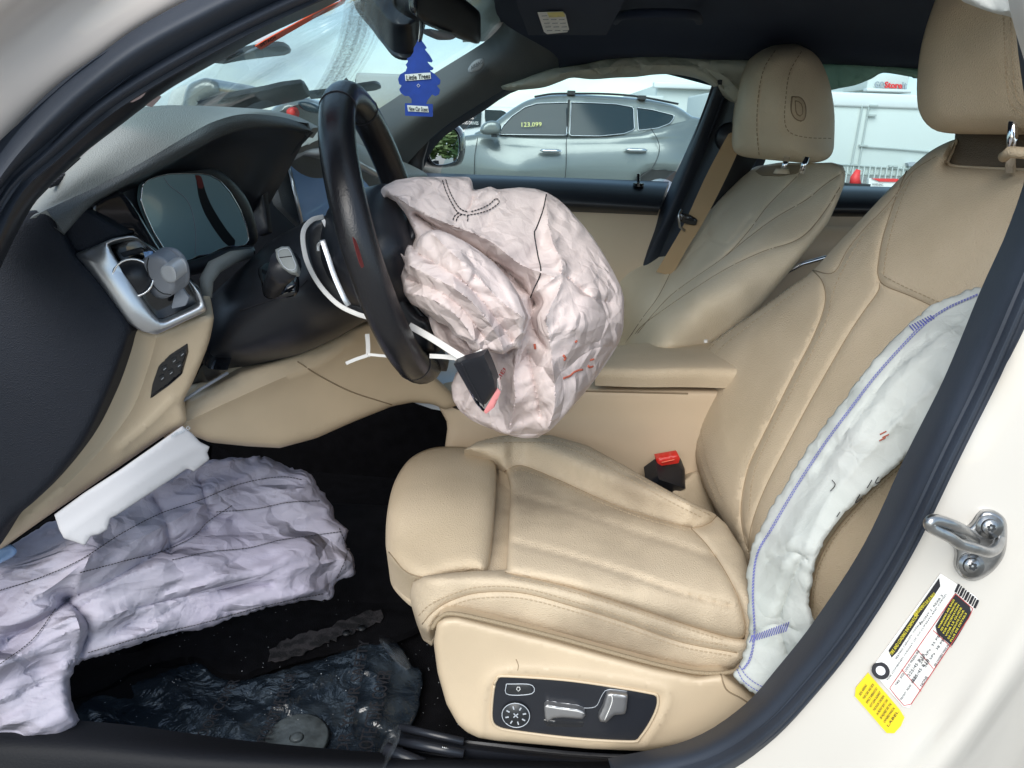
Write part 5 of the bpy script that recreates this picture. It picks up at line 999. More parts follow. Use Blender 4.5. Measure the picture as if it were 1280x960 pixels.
# back sheet, seen at the top right
AO = [(473, 257), (472, 243), (479, 233), (495, 225), (520, 221), (550, 221), (586, 221), (590, 226), (592, 238), (602, 236), (613, 233), (622, 237), (650, 234), (670, 236), (685, 241), (698, 249), (711, 261), (726, 278), (741, 296), (755, 318), (767, 340), (776, 358), (780, 372), (780, 392), (779, 412), (774, 428), (766, 442), (755, 458), (744, 474), (730, 492), (716, 508), (702, 524), (688, 538), (672, 547), (655, 548), (640, 545), (625, 541), (608, 534), (590, 526), (575, 514), (566, 500), (564, 482), (570, 466), (580, 455), (575, 440), (560, 425), (545, 405), (528, 392), (512, 374), (504, 352), (505, 335), (510, 318), (516, 305), (520, 296), (514, 282), (506, 266), (495, 252), (484, 246), (478, 252)]
s0 = cloth_panel('cushion_fabric', AO, [(473, 250, 1.02), (550, 225, 1.04), (650, 236, 1.06), (741, 296, 1.06), (780, 392, 1.02), (744, 474, .98), (672, 545, .97), (590, 520, .99), (510, 340, .98), (560, 420, .98), (620, 300, .99), (700, 380, .93), (680, 480, .92), (520, 250, .99), (620, 420, .96), (740, 380, .96)],
     'bag_pink', ab, amp=.014, s=.010, seed=3, step=3.0, puff=.016, rad=6, sm=False, aniso=(1.3, .8, .7),
     folds=(([(604, 402), (622, 386), (650, 376), (690, 350), (705, 330)], 9, .016), ([(681, 400), (690, 380), (700, 358), (702, 330), (690, 300), (684, 270), (683, 243)], 7, .018), ([(636, 540), (644, 500), (642, 470), (648, 432), (656, 395)], 8, .022), ([(686, 536), (694, 500), (690, 450), (684, 410), (680, 395)], 10, .024), ([(604, 236), (590, 262), (610, 250), (625, 240)], 7, .010), ([(480, 235), (520, 262), (560, 280), (610, 300), (650, 330), (690, 345)], 9, .020)),
     creases=(([(520, 268), (550, 288), (590, 308), (630, 336), (660, 366), (668, 380)], 8, .045), ([(668, 378), (664, 400), (672, 420), (684, 436)], 7, .024), ([(700, 340), (716, 352), (740, 372), (762, 378)], 5, .012), ([(592, 238), (590, 252), (586, 262)], 4, .012), ([(660, 440), (668, 480), (676, 520)], 6, .014)))
# front lobe lit by the sky, lower left
LO = [(500, 315), (505, 321), (507, 311), (511, 305), (515, 307), (518, 312), (521, 302), (527, 293), (536, 288), (548, 287), (562, 292), (580, 301), (600, 314), (620, 331), (636, 349), (650, 371), (660, 391), (664, 397), (660, 402), (657, 416), (652, 427), (653, 436), (640, 436), (628, 443), (612, 440), (600, 442), (588, 436), (583, 427), (568, 420), (560, 408), (546, 402), (530, 388), (514, 380), (505, 367), (503, 355), (501, 345), (506, 330)]
s1_ = cloth_panel('front_lobe', LO, [(501, 330, .94), (545, 292, .93), (598, 316, .92), (660, 400, .895), (630, 440, .885), (540, 395, .90), (570, 340, .885), (580, 370, .875), (615, 400, .872), (530, 350, .905)],
     'bag_pink', ab, amp=.012, s=.012, seed=11, step=3.0, puff=.018, rad=7, thick=.003, sm=False, aniso=(1.2, .8, -.6),
     folds=(([(508, 330), (540, 346), (570, 362), (600, 388), (622, 420), (630, 440)], 12, .020), ([(540, 290), (560, 312), (590, 338), (622, 372), (652, 396)], 8, .012), ([(508, 366), (540, 374), (572, 396), (592, 424)], 7, .012), ([(560, 330), (566, 348), (570, 362)], 5, .008)),
     creases=(([(524, 318), (556, 336), (592, 364), (618, 396), (640, 426)], 7, .016), ([(510, 350), (544, 362), (576, 384), (604, 420)], 6, .012), ([(586, 318), (594, 336), (592, 350)], 4, .006)))
# lower fold hanging behind the lobe
LP = [(536, 390), (552, 402), (576, 420), (590, 436), (588, 446), (575, 452), (560, 440), (548, 425), (540, 408)]
cloth_panel('tucked_fold', LP, [(536, 390, .97), (590, 440, .93), (560, 425, .93)], 'bag_pink', ab, amp=.008, s=.03, seed=17, step=3, puff=.02, rad=8, aniso=(.4, 1.8, .9))
for runs in ([(553, 225), (558, 240), (566, 256), (573, 266), (584, 269)], [(557, 224), (562, 239), (570, 254), (577, 262), (586, 265)], [(584, 269), (600, 266), (612, 262), (624, 253), (620, 248), (612, 255), (600, 261), (586, 265)], [(573, 266), (568, 270), (566, 276)], [(577, 268), (572, 271), (570, 277)], [(584, 269), (585, 273), (584, 277)]):
    stitch('stitching', [runs], s0, ab, dash=3, gap=1.2, r=.0006, m='ink', lift=.002)
seam('cloth_seam', [(683, 243), (679, 262), (671, 284), (668, 292), (672, 318), (676, 340), (668, 360), (663, 372)], s0, s0.o, .0009, 'ink', .0006)
for runs in ([(704, 473), (712, 470), (716, 466), (722, 463), (728, 462)], [(738, 450), (742, 449)], [(704, 444), (707, 448), (705, 450)], [(719, 428), (721, 426)], [(668, 430), (669, 436)], [(735, 457), (737, 459), (741, 458)]):
    seam('blood_spot', runs, s0, s0.o, .0016, 'blood', .0004, 2)
Yb = s0.Y(630, 468)-.004
text('print', 'SIEHE', (624, 476, Yb), (640, 452, Yb), (620, 473, Yb), 'ink_red', s0.o)
# --- side airbag out of the driver's seat
sa_ = thing('side_airbag', 'torn white side airbag with a purple seam hanging over the driver seat backrest edge', 'airbag', (980, 700, .85))
SO = [(1229, 362), (1212, 362), (1196, 368), (1180, 375), (1164, 382), (1150, 393), (1134, 407), (1120, 420), (1102, 439), (1085, 460), (1068, 480), (1055, 500), (1038, 522), (1020, 546), (1002, 572), (985, 600), (968, 628), (955, 652), (944, 672), (937, 692), (934, 714), (934, 740), (936, 770), (935, 795), (930, 815), (924, 832), (915, 842), (922, 852), (935, 862), (951, 873), (962, 868), (975, 850), (990, 830), (1004, 810), (1017, 788), (1016, 770), (1010, 752), (1014, 725), (1021, 696), (1034, 668), (1060, 636), (1085, 612), (1105, 596), (1135, 568), (1180, 530), (1230, 470), (1250, 400)]
sd3 = cloth_panel('bag_fabric', SO, [(1229, 362, .92), (1120, 420, .93), (1020, 546, .90), (955, 652, .885), (934, 740, .86), (920, 850, .80), (1000, 815, .795), (1012, 740, .80), (1060, 636, .815), (1135, 568, .82), (1070, 540, .85), (990, 700, .815), (1180, 450, .86)],
     'bag_side', sa_, amp=.006, s=.006, seed=23, step=4, puff=.006, rad=5, thick=.002, fray=1.6, aniso=(1.5, .45, -.95),
     folds=(([(1190, 410), (1120, 480), (1060, 560), (1000, 650), (970, 740)], 18, .006), ([(1180, 470), (1110, 540), (1040, 620), (1000, 700)], 12, .005)),
     creases=(([(1200, 400), (1130, 450), (1080, 510), (1020, 590)], 5, .005), ([(985, 820), (975, 780), (985, 740), (1000, 700)], 6, .008), ([(940, 790), (970, 780), (1000, 790)], 4, .005), ([(960, 700), (990, 690), (1010, 700)], 4, .005)))
for off in (9, 11.2): stitch('purple_seam', [[(1222, 362+off*.6), (1184, 376+off*.9), (1150+off*.5, 396+off*.9), (1122+off*.7, 424+off*.7), (1088+off*.7, 463+off*.6), (1058+off*.7, 502+off*.6), (1024+off*.7, 548+off*.6), (988+off*.8, 602+off*.5), (958+off*.8, 654+off*.4), (940+off*.6, 694), (935+off*.6, 740), (937+off*.6, 790), (930+off*.8, 822), (921+off*.7, 838)]], sd3, sa_, dash=3, gap=1.2, r=.0005, m='ink_blue', lift=.0025)
stitch('purple_seam', [[(921, 836), (930, 852), (948, 864), (962, 868)], [(924, 832), (934, 846), (950, 857), (966, 862)]], sd3, sa_, dash=3, gap=1.2, r=.0005, m='ink_blue', lift=.0025)
for k in range(14):
    stitch('seam_hatch', [[(938+k*3, 801-k*1.0), (940+k*3, 794-k*1.2)]], sd3, sa_, dash=3, gap=1, r=.0005, m='ink_blue', lift=.0025) if k == 0 else None
hb_ = MB()
for k in range(16):
    W = onsurf([(937+k*3, 803-k*.9), (941+k*3, 794-k*1.1)], sd3, .002, 3, False, False); hb_.tube(W, .0006, 4)
for k in range(9):
    W = onsurf([(1137+k*3.2, 407-k*1.6), (1142+k*3.2, 413-k*1.8)], sd3, .002, 3, False, False); hb_.tube(W, .0007, 4)
hb_.build('seam_hatch', 'ink_blue', sa_)
for r_ in ([(1098, 596), (1094, 604), (1101, 602)], [(1090, 600), (1084, 610)], [(1075, 618), (1069, 629), (1078, 622)], [(1050, 640), (1046, 646)], [(1040, 600), (1044, 606), (1038, 614)]): seam('loose_thread', r_, sd3, sa_, .0005, 'ink', .003, 2)
for k, (a, b) in enumerate(((1104, 542), (1107, 546), (1103, 550))): MB().tube(onsurf([(a-4, b+1), (a+4, b-3)], sd3, .002, 3, False, False), .0007, 4).build('red_print', 'blood', sd3.o)
# --- far side curtain airbags hanging from the roof edge
ca_ = thing('curtain_airbag', 'beige rolled curtain airbag sagging below the roof above the far front window', 'airbag', (760, 95, 1.95))
cloth_panel('rolled_cloth', [(626, 108), (650, 100), (690, 86), (730, 80), (758, 73), (800, 70), (850, 70), (890, 72), (935, 74), (945, 90), (944, 112), (936, 128), (920, 130), (908, 122), (896, 112), (888, 104), (872, 97), (846, 92), (820, 92), (795, 95), (770, 96), (740, 98), (715, 96), (700, 101), (680, 108), (655, 111), (635, 112)],
     [(626, 108, 1.97), (700, 92, 1.955), (850, 80, 1.95), (940, 100, 1.93), (915, 125, 1.93), (760, 85, 1.95)], 'bag_roof', ca_, amp=.008, s=.012, seed=31, step=3.2, puff=.03, rad=9, thick=.01, aniso=(.6, 1.6, .1),
     folds=(([(700, 92), (760, 84), (850, 82), (900, 92), (925, 115)], 5, .010),), creases=(([(790, 72), (800, 84), (798, 94)], 3, .008), ([(850, 74), (880, 86), (905, 108)], 4, .012), ([(735, 82), (750, 92)], 3, .008)))
cb3 = thing('curtain_airbag', 'pale green translucent curtain airbag hanging above the far rear window', 'airbag', (1090, 95, 1.95))
cloth_panel('hanging_cloth', [(1020, 84), (1050, 80), (1100, 82), (1150, 86), (1230, 92), (1240, 100), (1150, 98), (1140, 96), (1110, 91), (1100, 92), (1090, 98), (1070, 106), (1050, 110), (1036, 113), (1024, 114)],
     [(1020, 84, 1.965), (1150, 88, 1.965), (1040, 110, 1.955)], 'bag_green', cb3, amp=.004, s=.04, seed=37, step=3, puff=.01, rad=5, thick=.002, creases=(([(1046, 82), (1048, 110)], 3, .006), ([(1096, 84), (1106, 91)], 3, .006)))
cn = thing('curtain_airbag', 'pale cloth corner of the near side curtain airbag above the driver headrest', 'airbag', (1240, 5, .80))
cloth_panel('cloth_corner', [(1190, -25), (1280, -40), (1275, 30), (1264, 21), (1240, 15), (1215, 6), (1200, -2)], [(1190, -25, .84), (1280, -20, .80), (1262, 20, .80)], 'bag_side', cn, amp=.004, s=.03, seed=41, step=4, puff=.01, rad=6)
# --- the big cloth on the floor at the left
lc = thing('knee_airbag', 'large wrinkled lilac white airbag cloth spilling over the driver footwell', 'airbag', (200, 740, .95))
KO = [(-90, 730), (-50, 710), (0, 690), (30, 672), (64, 652), (100, 640), (150, 622), (190, 600), (230, 585), (262, 575), (300, 572), (335, 572), (362, 584), (386, 590), (400, 612), (414, 628), (420, 650), (436, 662), (432, 680), (443, 698), (442, 718), (420, 728), (414, 748), (390, 750), (350, 756), (300, 770), (255, 786), (215, 792), (170, 806), (120, 822), (98, 828), (88, 850), (92, 885), (99, 902), (80, 920), (50, 931), (10, 926), (-90, 930)]
def kd(t): return t
cl3 = cloth_panel('cloth', KO, [(-90, 730, .92), (0, 690, .95), (150, 622, 1.03), (300, 572, 1.16), (386, 590, 1.20), (443, 700, 1.14), (390, 750, 1.06), (255, 786, 1.0), (98, 828, .90), (99, 902, .865), (0, 926, .85), (-90, 930, .85), (200, 690, .98), (330, 660, 1.09), (60, 760, .89), (20, 850, .855), (140, 740, .93)],
     'bag_lilac', lc, amp=.020, s=.007, seed=51, step=4.6, puff=.03, rad=14, thick=.002, fray=1.8, aniso=(.55, 1.9, -.42), fine=.6,
     folds=(([(0, 720), (80, 690), (140, 650)], 12, .016), ([(90, 840), (100, 790), (90, 750), (110, 700)], 14, .018), ([(120, 700), (200, 660), (280, 620), (380, 610)], 10, .014), ([(140, 770), (220, 740), (320, 720), (430, 700)], 12, .012), ([(20, 760), (70, 730), (120, 690)], 8, .010)),
     creases=(([(85, 750), (110, 780), (104, 810), (96, 830)], 8, .026), ([(80, 750), (130, 730), (200, 690), (260, 660)], 9, .022), ([(190, 620), (206, 650), (214, 690)], 6, .016), ([(250, 600), (262, 640), (290, 650)], 6, .012), ([(10, 800), (60, 770), (90, 745)], 7, .018), ([(170, 760), (260, 740), (340, 730)], 5, .010)))
for run in ([(0, 738), (50, 722), (100, 700), (150, 668), (200, 642), (250, 625), (300, 605), (350, 596), (380, 600)], [(270, 640), (320, 636), (360, 628), (400, 626)], [(100, 716), (160, 700), (200, 690), (240, 672), (260, 652), (290, 632)], [(215, 700), (260, 690), (310, 685), (350, 675), (400, 668), (430, 664)], [(110, 816), (180, 796), (250, 780), (330, 758), (405, 742)], [(0, 830), (40, 800), (70, 760)], [(424, 660), (434, 690), (420, 726)]):
    stitch('stitching', [run], cl3, lc, dash=3, gap=1.4, r=.0006, m='ink', lift=.0045)
bc = thing('blue_cloth', 'small light blue cloth scrap poking out beside the footwell trim', 'cloth', (5, 690, .9))
cloth_panel('cloth', [(-20, 688), (0, 684), (14, 682), (20, 692), (6, 702), (-20, 712)], [(0, 690, .895)], 'screen_blue', bc, amp=.003, s=.05, seed=61, step=3, puff=.006, rad=5)
# --- sheet of white card
pc = thing('white_card', 'stiff white card with cut corners lying over the airbag cloth under the dashboard', 'card', (160, 610, 1.0))
pcs = panel('card_sheet', [(68, 644), (105, 617), (150, 588), (190, 560), (228, 533), (240, 542), (250, 553), (262, 559), (259, 566), (262, 574), (242, 590), (240, 588), (234, 586), (196, 611), (146, 644), (138, 648), (134, 662), (124, 668), (114, 670), (106, 682), (98, 679), (80, 673), (74, 662)],
      [(68, 644, .862), (228, 533, .915), (262, 574, .94), (106, 682, .868), (160, 610, .882)], 'paper', pc, puff=.002, rad=5, thick=.002, step=5, sm=False, edgestep=2.5, ridges=(([(78, 668), (120, 640), (200, 585), (250, 556)], 14, .002),))
text('print', 'AIRBAG', (214, 548, pcs.Y(214, 548)-.002), (238, 536, pcs.Y(236, 538)-.001), (212, 544, pcs.Y(212, 544)-.002), 'clear_gray', pcs.o)
# --- floor mat under clear film
fm = thing('floor_mat', 'black carpet floor mat with torn edge across the driver footwell', 'floor mat', Vector((-.3, 1.1, .24)))
def FZ(*pts, z=.25): return [Uz(a, b, z) for a, b in pts]
def floor_panel(name, out_, z, m, par, amp=.004, s=.03, seed=0, step=6, fray=0, puff=.006, rad=6, thick=.006, **k):
    rn = random.Random(seed)
    o2 = [(a+rn.uniform(-fray, fray), b+rn.uniform(-fray, fray)) for a, b in even(smooth2(out_), 5)] if fray else even(smooth2(out_), 5)
    return panel(name, o2, lambda a, b: Uz(a, b, z).y, m, par, puff=puff, rad=rad, thick=thick, step=step, sm=False, disp=(lambda a, b: -amp*crumple((a+b*.6)*.5, (b-a*.6)*1.3, seed, s, 5)) if amp else None, flatback=(0, 0, -thick), **k)
m1 = floor_panel('mat', [(60, 870), (90, 830), (200, 800), (330, 760), (440, 712), (470, 650), (540, 700), (560, 760), (480, 802), (420, 810), (350, 828), (300, 845), (268, 838), (245, 822), (180, 835), (110, 870)], .262, 'carpet', fm, amp=.006, s=.05, seed=3, step=7, fray=1.2, rad=5, thick=.012)
mat('dust', (.045, .04, .044), rough=.95, var=.6, vscale=60, col2=(.012, .012, .014), vpos=(.42, .58), bump=1, bscale=300)
floor_panel('worn_patch', [(334, 825), (345, 806), (380, 792), (430, 776), (470, 762), (480, 772), (440, 790), (400, 806), (360, 822)], .272, 'dust', fm, amp=0, s=.08, seed=5, step=5, fray=3, thick=.002, puff=0)
for (x, y) in ((433, 792), (452, 786)): MB().disc(Uz(x, y, .274), (0, 0, 1), .008, .003, 14).build('mat_button', 'dark_trim', fm, True)
pf = thing('plastic_cover', 'crinkled clear plastic protective film lying over the driver floor', 'plastic film', Vector((-.3, 1.0, .24)))
mat('film_ring', (.10, .12, .13), rough=.35, bump=1, bscale=60, var=.6, vscale=40)
mat('under_mat', (.012, .016, .022), rough=.8, bump=1, bscale=120, var=.5, vscale=12)
mat('film', (.014, .021, .031), rough=.13, spec=.9, bump=.6, bscale=28, vscale=14, bump2=.55, b2scale=22, col2=(.05, .065, .08), vpos=(.5, .75), vdetail=8)
f1 = floor_panel('film_sheet', [(84, 915), (100, 880), (180, 850), (245, 828), (270, 842), (302, 850), (380, 830), (440, 812), (468, 796), (490, 794), (500, 806), (515, 832), (528, 838), (526, 870), (515, 905), (480, 935), (460, 957), (300, 945), (120, 932)], .248, 'film', pf, amp=.008, s=.012, seed=9, step=4.5, fray=1.2, thick=.002, puff=.004,
     ridges=(([(395, 850), (430, 838), (470, 842), (480, 870), (468, 900)], 7, .010), ([(300, 905), (350, 880), (400, 850)], 7, .008), ([(440, 915), (445, 890), (470, 880)], 6, .008), ([(474, 798), (488, 820), (508, 836)], 5, .008)))
c_ = Uz(371, 924, .262); fx = MB().disc(c_, (0, -.1, 1), .052, .004, 40, .047); fx.build('film_disc', 'film_ring', pf, True)
MB().disc(c_+Vector((0, 0, .004)), (0, 0, 1), .012, .003, 16, .008).build('disc_knob', 'film_ring', pf, True)
tz = .272
def ft(s_, a, b, h):
    A, B = Uz(*a, tz), Uz(*b, tz); up = Vector((0, 0, 1)).cross((B-A).normalized())
    A2 = A+up*h; return text('print', s_, A, B, A2, 'ink', pf, depth=.0006)
mat('print_gray', (.03, .035, .04), rough=.5)
ft('FOR YOUR SAFETY', (432, 955), (462, 800), .020); ft('PROTECTIVE COVER', (462, 952), (490, 838), .024); ft('AUTOMOTIVE FLOOR', (330, 942), (372, 842), .020); ft('FLOOR COVER', (250, 935), (300, 850), .018)
# film corner sticking up at the rail
panel('film_flap', [(470, 958), (478, 930), (490, 912), (500, 906), (498, 925), (488, 945), (478, 962)], [(470, 958, .875), (500, 906, .91), (488, 930, .88)], 'plastic_film', pf, puff=.004, rad=4, thick=.001, step=4)
panel('film_flap', [(474, 796), (486, 796), (500, 808), (514, 832), (505, 836), (490, 822), (478, 808)], lambda a, b: Uz(a, b, .285).y, 'plastic_film', pf, puff=.006, rad=5, thick=.001, step=4)
# ================================================================== mirror, air freshener, wipers, stickers
rm = thing('rear_view_mirror', 'black rear-view mirror hanging from the windscreen top with its camera housing', 'mirror', (560, 10, 1.42))
panel('mirror_housing', [(513, -40), (516, -20), (512, 8), (515, 16), (528, 26), (560, 40), (590, 53), (598, 56), (601, 50), (601, 20), (599, 14), (590, 6), (575, -6), (560, -40)], [(513, 0, 1.34), (600, 40, 1.56)], 'black_smooth', rm, puff=.016, rad=7, thick=.035, step=5, sm=False)
panel('mirror_rim', [(511, -40), (518, -30), (521, 0), (520, 16), (516, 17), (511, 6)], [(511, 0, 1.33)], 'black_gloss', rm, puff=.004, rad=3, thick=.03, step=4)
panel('button_pod', [(538, 36), (541, 42), (556, 49), (562, 50), (568, 48), (569, 44)], [(538, 36, 1.42), (569, 44, 1.48)], 'gray_plastic', rm, puff=.006, rad=4, thick=.02, step=3)
panel('camera_housing', [(440, -40), (464, 0), (476, 15), (488, 29), (500, 34), (512, 33), (520, 27), (526, 10), (526, -40)], [(464, 0, 1.50), (520, 20, 1.46)], 'black_smooth', rm, puff=.03, rad=12, thick=.06, step=5)
af = thing('air_freshener', 'blue cardboard pine tree air freshener hanging from the rear-view mirror', 'air freshener', (523, 100, 1.41))
T = [(523, 48), (526.5, 50), (531, 56), (533.5, 60), (531, 61.5), (537, 69), (541, 76), (539.5, 78), (534, 77), (538, 82), (542, 85), (540.5, 87.5), (537, 88), (544, 93), (550.5, 100), (550, 105), (546, 107), (550, 112), (548.5, 118), (544, 120), (540, 118), (537, 122), (534, 126), (532.5, 130), (541, 130), (541, 146), (506.5, 144.5), (506, 129), (514.5, 129), (514.5, 124), (511, 120), (506, 120), (501, 116), (499, 112), (502, 107), (499, 105), (497.5, 99), (500, 93), (507, 89), (509, 84), (507, 81), (510, 77), (508.5, 73), (513, 71), (517, 65), (517, 60), (520, 55)]
tr_ = panel('tree_card', T, [(523, 48, 1.41)], 'blue_card', af, puff=0, thick=.0025, step=4, sm=False, smooth=False, edgestep=1.0)
tl1 = panel('name_label', [(506, 93), (538, 90.5), (539, 98.5), (507, 101.5)], [(506, 93, 1.4085)], 'label_white', af, puff=0, thick=.0005, step=8, sm=False)
text('print', 'Little Trees', (508, 100.2, 1.4075), (537.5, 97.6, 1.4075), (508, 94.2, 1.4075), 'ink', tl1.o, off=.015)
tl2 = panel('scent_label', [(509, 131.5), (536, 133), (536, 140.5), (509, 139)], [(506, 93, 1.4085)], 'label_white', af, puff=0, thick=.0005, step=8, sm=False)
text('print', 'New Car Scent', (511, 138.2, 1.4075), (534.5, 139.4, 1.4075), (511, 132.8, 1.4075), 'ink', tl2.o, off=.01)
MB().tube([U(523, 105, 1.4085), U(525, 107, 1.4085), U(523, 109, 1.4085), U(521, 107, 1.4085), U(523, 105, 1.4085)], .0005, 4).build('print', 'label_white', tr_.o)
tube('hanging_cord', [(525, 26, 1.42), (524.5, 40, 1.41), (523, 52, 1.409)], .0009, 'white_plastic', af); tube('hanging_cord', [(528, 28, 1.42), (527.5, 42, 1.41), (524.5, 52, 1.409)], .0009, 'ink', af)
def wsY(px, py):                                     # place on the windscreen
    G = o_grid[ws.name]; d = (CR @ Vector(((px-640)/F, -(py-480)/F, -1))).normalized()
    for i in range(len(G)-1):
        for j in range(len(G[0])-1):
            for T_ in ((G[i][j], G[i+1][j], G[i+1][j+1]), (G[i][j], G[i+1][j+1], G[i][j+1])):
                q_ = geometry.intersect_ray_tri(*T_, d, CP, True)
                if q_ is not None: return q_.y
    return 1.5
_c = {}
def wsYc(a, b):
    k = (round(a/4), round(b/4))
    if k not in _c: _c[k] = wsY(k[0]*4, k[1]*4)
    return _c[k]
tpf = tps([(a, b, wsY(a, b)) for a, b in ((230, 120), (300, 80), (400, 40), (300, 125), (420, 100), (480, 100), (500, 60), (560, 60), (360, 100), (440, 20), (330, 60))])
def wt_(off): return lambda a, b: float(tpf(np.array([(a, b)]))[0])+off
st = panel('windscreen_strip', [(319, 58), (332, 50), (365, 32), (400, 13), (428, 1), (432, -6), (434, 2), (420, 10), (395, 22), (360, 42), (336, 56), (327, 63)], wt_(-.004), 'orange_tape', car, puff=0, thick=.001, step=8, sm=False)
text('print', 'DETACH', (326, 58, wt_(-.006)(326, 58)), (345, 48, wt_(-.006)(345, 48)), (324, 55, wt_(-.006)(324, 55)), 'ink', st.o)
wp1 = thing('wiper', 'upper black windscreen wiper blade end pointing at the orange strip', 'wiper', (330, 68, 1.3), 'windscreen wipers')
panel('wiper_blade', [(268, 79), (285, 72), (300, 66), (330, 60), (350, 57), (358, 58), (364, 62), (363, 66), (356, 69), (330, 72), (300, 76), (280, 80)], wt_(.06), 'dark_trim', wp1, puff=.004, rad=3, thick=.006, step=4, sm=False)
tube('wiper_wire', [(285, 76, wt_(.055)(285, 76)), (305, 67, wt_(.055)(305, 67)), (322, 60, wt_(.055)(322, 60))], .0015, 'clear_gray', wp1, n=5)
wp2 = thing('wiper', 'lower black windscreen wiper arm stretching behind the instrument hood', 'wiper', (360, 120, 1.35), 'windscreen wipers')
panel('wiper_arm', [(250, 133), (285, 122), (305, 118), (335, 112), (355, 107), (378, 104), (384, 107), (389, 120), (380, 124), (350, 131), (325, 137), (300, 138), (270, 137)], wt_(.06), 'dark_trim', wp2, puff=.008, rad=4, thick=.008, step=5, sm=False)
panel('wiper_blade', [(386, 117), (420, 113), (450, 107), (470, 104), (476, 106), (477, 110), (470, 113), (440, 117), (400, 123), (388, 124)], wt_(.06), 'dark_trim', wp2, puff=.004, rad=3, thick=.006, step=4, sm=False)
# swirl of dried dirt wiped across the windscreen
m = bpy.data.materials.new('wiped_dirt'); m.use_nodes = True; n = m.node_tree; n.nodes.clear(); L = n.links.new
o_ = n.nodes.new('ShaderNodeOutputMaterial'); t_ = n.nodes.new('ShaderNodeBsdfTransparent'); d_ = n.nodes.new('ShaderNodeBsdfDiffuse'); d_.inputs[0].default_value = (.30, .32, .32, 1)
a_ = n.nodes.new('ShaderNodeAttribute'); a_.attribute_name = 'streak'; z_ = n.nodes.new('ShaderNodeTexNoise'); z_.inputs['Scale'].default_value = 60; z_.inputs['Detail'].default_value = 6
mm = n.nodes.new('ShaderNodeMath'); mm.operation = 'MULTIPLY'; mr = n.nodes.new('ShaderNodeMapRange'); mr.inputs[1].default_value = .25; mr.inputs[2].default_value = .6; mr.inputs[3].default_value = .35
L(z_.outputs[0], mr.inputs[0]); L(a_.outputs['Fac'], mm.inputs[0]); L(mr.outputs[0], mm.inputs[1]); s_ = n.nodes.new('ShaderNodeMixShader'); L(mm.outputs[0], s_.inputs[0]); L(t_.outputs[0], s_.inputs[1]); L(d_.outputs[0], s_.inputs[2]); L(s_.outputs[0], o_.inputs[0]); M['wiped_dirt'] = m
lft = [(430, -10), (428, 20), (422, 50), (410, 80), (392, 112), (375, 125)]; rgt = [(490, -10), (482, 20), (474, 50), (458, 80), (438, 108), (420, 122)]
LL = resample([Vector((a, b, 0)) for a, b in smooth2(lft, False)], 50); RR = resample([Vector((a, b, 0)) for a, b in smooth2(rgt, False)], 50)
vs_, fs_, at = [], [], []
rn = random.Random(4); prof_ = [0]+[min(1, max(0, .75*math.exp(-((i/40-.35)/.42)**2)+rn.uniform(-.22, .22))) for i in range(1, 40)]+[0]
for i in range(50):
    for j in range(41):
        p = LL[i].lerp(RR[i], j/40); vs_.append(U(p.x, p.y, wt_(-.003)(p.x, p.y))); at.append(prof_[j]*.75)
for i in range(49):
    for j in range(40): fs_.append((i*41+j, i*41+j+1, (i+1)*41+j+1, (i+1)*41+j))
dirt = mesh('dirt_smear', vs_, fs_, m, car); A2 = dirt.data.attributes.new('streak', 'FLOAT', 'POINT'); A2.data.foreach_set('value', at)

# grit and lint strewn over the floor carpet
gb = MB(); rg = random.Random(77)
for k in range(420):
    a_, b_ = rg.uniform(440, 600), rg.uniform(690, 950)
    if rg.random() < .45: a_, b_ = rg.uniform(120, 520), rg.uniform(720, 900)
    p = Uz(a_, b_, .2485 if a_ > 445 else .27); s_ = rg.uniform(.0004, .0013); u_ = Vector((rg.uniform(-1, 1), rg.uniform(-1, 1), 0)).normalized()*s_; v_ = Vector((-u_.y, u_.x, 0))*rg.uniform(.4, 1)
    gb.add([p+u_, p+v_, p-u_, p-v_, p+Vector((0, 0, s_))], [(0, 1, 4), (1, 2, 4), (2, 3, 4), (3, 0, 4), (3, 2, 1, 0)])
tag(gb.build('floor_grit', 'clear_gray'), 'pale crumbs and grit scattered over the black floor carpet', 'grit', kind='stuff')
# ================================================================== outside the car
SY = 9.2
suv = thing('silver_suv', 'silver grey sport utility vehicle parked beyond the far windows with yellow figures on its glass', 'suv', Vector((0, 9.2, 0)), None)
def sx(pts, Y): return [(a, b, Y) for a, b in pts]
body = [(440, 290), (438, 240), (446, 205), (470, 190), (520, 180), (565, 172), (600, 167), (640, 168), (700, 170), (760, 170), (800, 166), (850, 152), (868, 146), (885, 150), (898, 170), (905, 200), (906, 240), (900, 262), (870, 264), (866, 240), (852, 222), (832, 215), (812, 216), (795, 228), (786, 250), (783, 266), (560, 262), (556, 240), (545, 222), (525, 214), (502, 218), (488, 235), (484, 262)]
panel('body', body, [(440, 200, SY+.35), (500, 200, SY+.05), (600, 200, SY), (800, 200, SY), (870, 200, SY+.05), (906, 200, SY+.35), (650, 168, SY+.09), (650, 215, SY-.03), (650, 262, SY+.08), (860, 150, SY+.15)], 'suv_paint', suv, puff=.10, rad=7, thick=1.7, step=6, sm=False, flatback=(0, 1.7, 0),
      creases=(([(620, 176), (700, 180), (800, 178), (860, 176)], 6, .03),))
green = [(596, 170), (612, 158), (628, 145), (645, 133), (660, 125), (680, 120), (710, 118), (745, 119), (790, 122), (820, 126), (846, 133), (866, 146), (884, 156), (870, 164), (800, 172), (700, 173)]
panel('roof', green, [(600, 168, SY+.12), (700, 172, SY+.08), (860, 160, SY+.15), (700, 118, SY+.30), (820, 126, SY+.32)], 'suv_paint', suv, puff=.12, rad=5, thick=1.35, step=5, sm=True, flatback=(0, 1.35, 0), edgestep=4)
gw = lambda a, b: float(GWF(np.array([(a, b)]))[0])-.012
